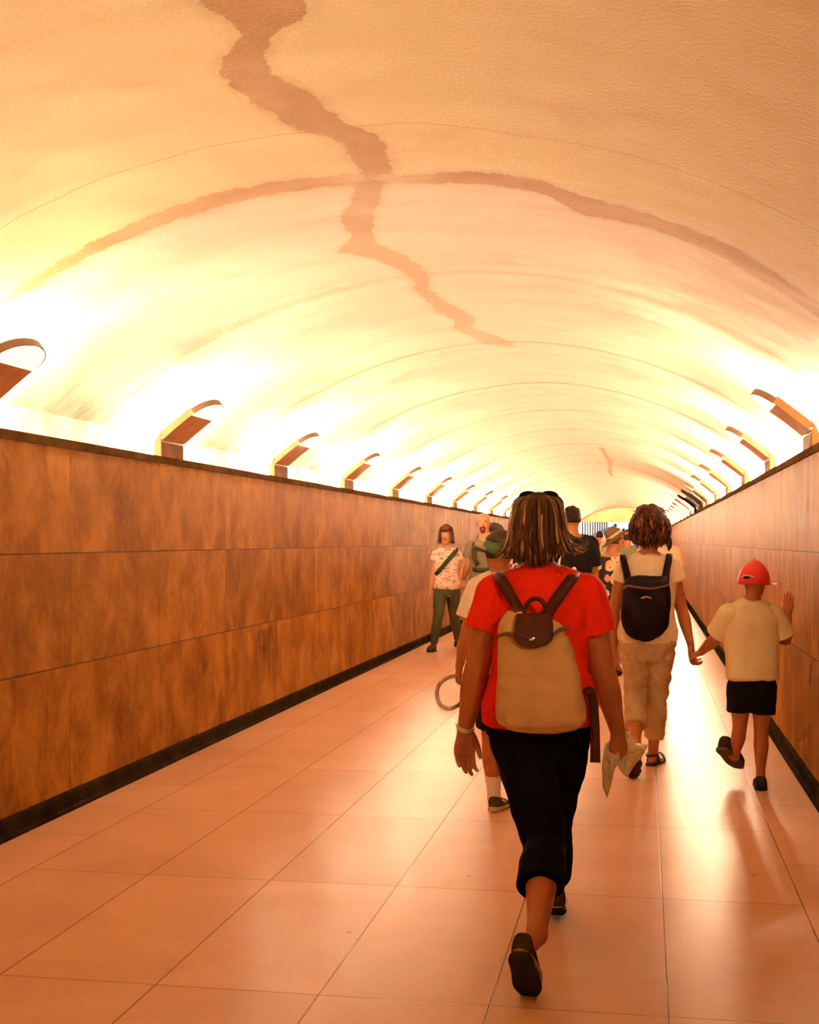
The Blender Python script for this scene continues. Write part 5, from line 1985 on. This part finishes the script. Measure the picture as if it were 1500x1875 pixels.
    for k in 'LR':
        f.shoe(k, cloth('shoe_brown_leather', (0.09, 0.045, 0.022)), plain('sole_dark_rubber', (0.018, 0.013, 0.010)))
    return f


# ------------------------------------------------------------------ people further on, mostly hidden
def walker(label, px, D, H, sex='f', face=(0, 1, 0), step=.28, swing=1, voxel=.009, w=1.0, lift=0.0, headk=.135, look=None, group=None):
    """walking figure standing at photo column px, distance D"""
    F_ = Vector(face).normalized()
    R_ = F_.cross(UPV)
    g = P(px, HY, D)
    g.z = lift

    def q(r, f_, u):
        return g + R_ * (r * H) + F_ * f_ + UPV * (u * H)
    s = swing
    J = dict(head=q(0, .03, .932), neck=q(0, 0, .83), shL=q(-.112, 0, .805), shR=q(.112, 0, .805), elL=q(-.135, -.04 * s, .63), elR=q(.135, .0, .63),
             wrL=q(-.138, .10 * s, .49), wrR=q(.138, -.02 * s + .06, .49), hipL=q(-.052, 0, .515), hipR=q(.052, 0, .515),
             knL=q(-.052, -step * .15 * s + .05, .285), knR=q(.052, step * .25 * s + .04, .285), anL=q(-.05, -step * s, .062 if s < 0 else .075), anR=q(.05, step * s, .062 if s > 0 else .075),
             heelL=q(-.05, -step * s - .06, .035 if s > 0 else 0), toeL=q(-.05, -step * s + .17, 0), heelR=q(.05, step * s - .06, .035 if s < 0 else 0), toeR=q(.05, step * s + .17, 0))
    return Fig(label, D, H, J, sex, w, face=face, look=look, group=group, voxel=voxel, headk=headk, ground=g)


def quick_shoes(f):
    for k in 'LR':
        f.shoe(k, cloth('shoe_brown_leather', (0.09, 0.045, 0.022)), plain('sole_dark_rubber', (0.018, 0.013, 0.010)), width=1.1)


HN = dict(L=dict(d=(0, .1, -1), pn=(.9, .2, 0), ts=(.1, .9, 0)), R=dict(d=(0, .1, -1), pn=(-.9, .2, 0), ts=(-.1, .9, 0)))


def others():
    # man in black
    f = walker('tall man with short dark hair and black shirt, walking beyond the woman in red', 1050, 13.3, 1.83, 'm', w=1.0, voxel=.007, headk=.132, swing=-1, face=(-.62, 1, 0), look=(.15, 1, 0))
    f.body(SKIN, HN)
    f.shirt(cloth('shirt_black', (0.010, 0.009, 0.008), var=.2), sleeve=.36, t0=-.02, off=.018, sl_off=.022, flare=.018, loose=[(0, .012), (.5, .012), (1, 0)], fold=.008, seed=51)
    f.trousers(cloth('trousers_dark_brown', (0.030, 0.018, 0.012)), u1=.96, off=.014, t1=.2, loose=[(0, .09), (.5, .07), (1, .06)], seed=52)
    hm = f.hair_shell(lambda a, b, c: .06 + .06 * max(0, c), short_mask(-.25), (0.020, 0.008, 0.004), amp=.05)
    f.finish_hair(hm)
    quick_shoes(f)
    t = empty('tote_bag', P(1042, 1080, 13.1))
    tag(t, 'white tote bag with looped handle on the shoulder of the man in black', 'bag')
    wm_ = cloth('tote_white', (0.80, 0.64, 0.40), var=.05)
    mb = MB()
    mb.loft([P(1030, 1105, 13.12), P(1031, 1080, 13.12), P(1033, 1056, 13.12), P(1034, 1046, 13.12)], [(.13, .05), (.14, .06), (.13, .045), (.125, .02)], RGT, n=24, seg=3, power=3)
    place(mb.mesh('bag_body'), 'bag_body', wm_, t)
    mb = MB()
    ribbon(mb, [P(x, y, 13.06) for x, y in ((1046, 1052), (1048, 1043), (1052, 1040), (1054, 1044), (1051, 1054), (1047, 1062))], .022, .008, -FWD)
    place(mb.mesh('handle'), 'handle', wm_, t)
    mb = MB()
    ribbon(mb, [P(x, y, 13.1) for x, y in ((1022, 1050), (1024, 1030), (1028, 1012), (1032, 1003))], .022, .008, -FWD)
    place(mb.mesh('handle'), 'handle', wm_, t)

    # ponytail woman in peach top
    f = walker('woman with black ponytail and peach top, mostly hidden behind the woman in cream blouse', 1207, 15.2, 1.70, 'f', swing=1, voxel=.008, w=.94)
    f.body(SKIN_FAIR, HN)
    f.shirt(cloth('top_peach', (0.80, 0.45, 0.25), var=.05), 'top', sleeve=.30, t0=-.02, off=.016, sl_off=.018, flare=.014, seed=61)
    f.trousers(cloth('shorts_pale', (0.78, 0.56, 0.46)), 'shorts', u1=.36, off=.014, t1=.2, loose=[(0, .095), (.5, .085)], seed=62)
    hm = f.hair_shell(.06, short_mask(-.45), (0.012, 0.007, 0.006), amp=.01)
    hm.loft([f.hp(.15, -.42, .05), f.hp(.34, -.52, -.05), f.hp(.48, -.52, -.35), f.hp(.50, -.48, -.65), f.hp(.48, -.44, -.85)], [.07 * f.hh, .10 * f.hh, .15 * f.hh, .13 * f.hh, .04 * f.hh], f.hr, n=14, seg=4, col=(.012, .007, .006))
    f.finish_hair(hm)
    quick_shoes(f)

    # patterned top between the boy and the woman in red
    f = walker('woman in black and white patterned top, hidden between the boy and woman in red', 962, 10.6, 1.60, 'f', swing=-1, voxel=.008, w=1.04)
    f.body(SKIN, HN)
    g = G('top_black_white_print')
    vv = g.voro(g.obj(), 26.0)
    f.shirt(g.done(g.mix(g.rng(vv, .36, .42, 1.0, 0.0), (.012, .010, .012), (.70, .52, .40)), .8, .2), 'top', sleeve=.22, t0=-.05, off=.016, sl_off=.018, flare=.014, seed=71)
    f.trousers(cloth('trousers_dark_brown', (0.030, 0.018, 0.012)), u1=.96, off=.014, t1=.2, seed=72)
    crop_hair(f, (0.03, 0.013, 0.006), .07, -.5)
    quick_shoes(f)

    # distant walkers
    f = walker('distant person in grey green shirt, seen just past the ribboned hat', 1149, 21.0, 1.66, 'm', swing=1, voxel=.011)
    f.body(SKIN, HN)
    f.shirt(cloth('shirt_grey_green', (0.17, 0.16, 0.085)), sleeve=.36, t0=-.02, off=.016, sl_off=.02, seed=81)
    f.trousers(cloth('trousers_dark_brown', (0.030, 0.018, 0.012)), u1=.96, off=.014, t1=.2, seed=82)
    crop_hair(f, (0.03, 0.014, 0.007), .05)
    quick_shoes(f)
    f = walker('distant person in red top and dark hair, to the left of the ribboned hat', 1098, 34.0, 1.74, 'f', swing=-1, voxel=.014)
    f.body(SKIN, HN)
    f.shirt(cloth('top_dark_red', (0.42, 0.07, 0.03)), 'top', sleeve=.30, t0=-.02, off=.016, sl_off=.02, seed=91)
    f.trousers(cloth('trousers_black', (0.006, 0.005, 0.005)), u1=.96, off=.014, t1=.2, seed=92)
    crop_hair(f, (0.015, 0.008, 0.005), .06)
    quick_shoes(f)
    for lb, px, D, st, H, colr in (('small silhouetted person in dark clothes on the far stairs, left of the hat', 1111, 79.0, 3, 1.72, (0.02, .016, .02)),
                                   ('small silhouetted person high on the far stairs, just above the ribboned hat', 1127, 79.6, 6, 1.72, (0.03, .02, .02)),
                                   ('small silhouetted person in blue on the far stairs, right of the hat', 1142, 78.9, 4, 1.75, (0.03, .03, .06))):
        g = P(px, HY, D)
        k = int((g.y - 79.0) / .32)
        f = walker(lb, px, D, H, 'm', swing=1, voxel=.02, lift=.16 * (k + 1), step=.12)
        f.body(SKIN, HN, eyes=False)
        f.shirt(cloth('far_coat_%d' % px, colr), 'coat', sleeve=.9, t0=-.3, off=.03, sl_off=.02, seed=px)
        f.trousers(cloth('trousers_black', (0.006, 0.005, 0.005)), u1=.96, off=.014, t1=.2, seed=92)
        crop_hair(f, (0.015, 0.008, 0.005), .06)


red_cap_boy()
white_blouse_woman()
white_tee_boy()
couple()
floral_woman()
others()
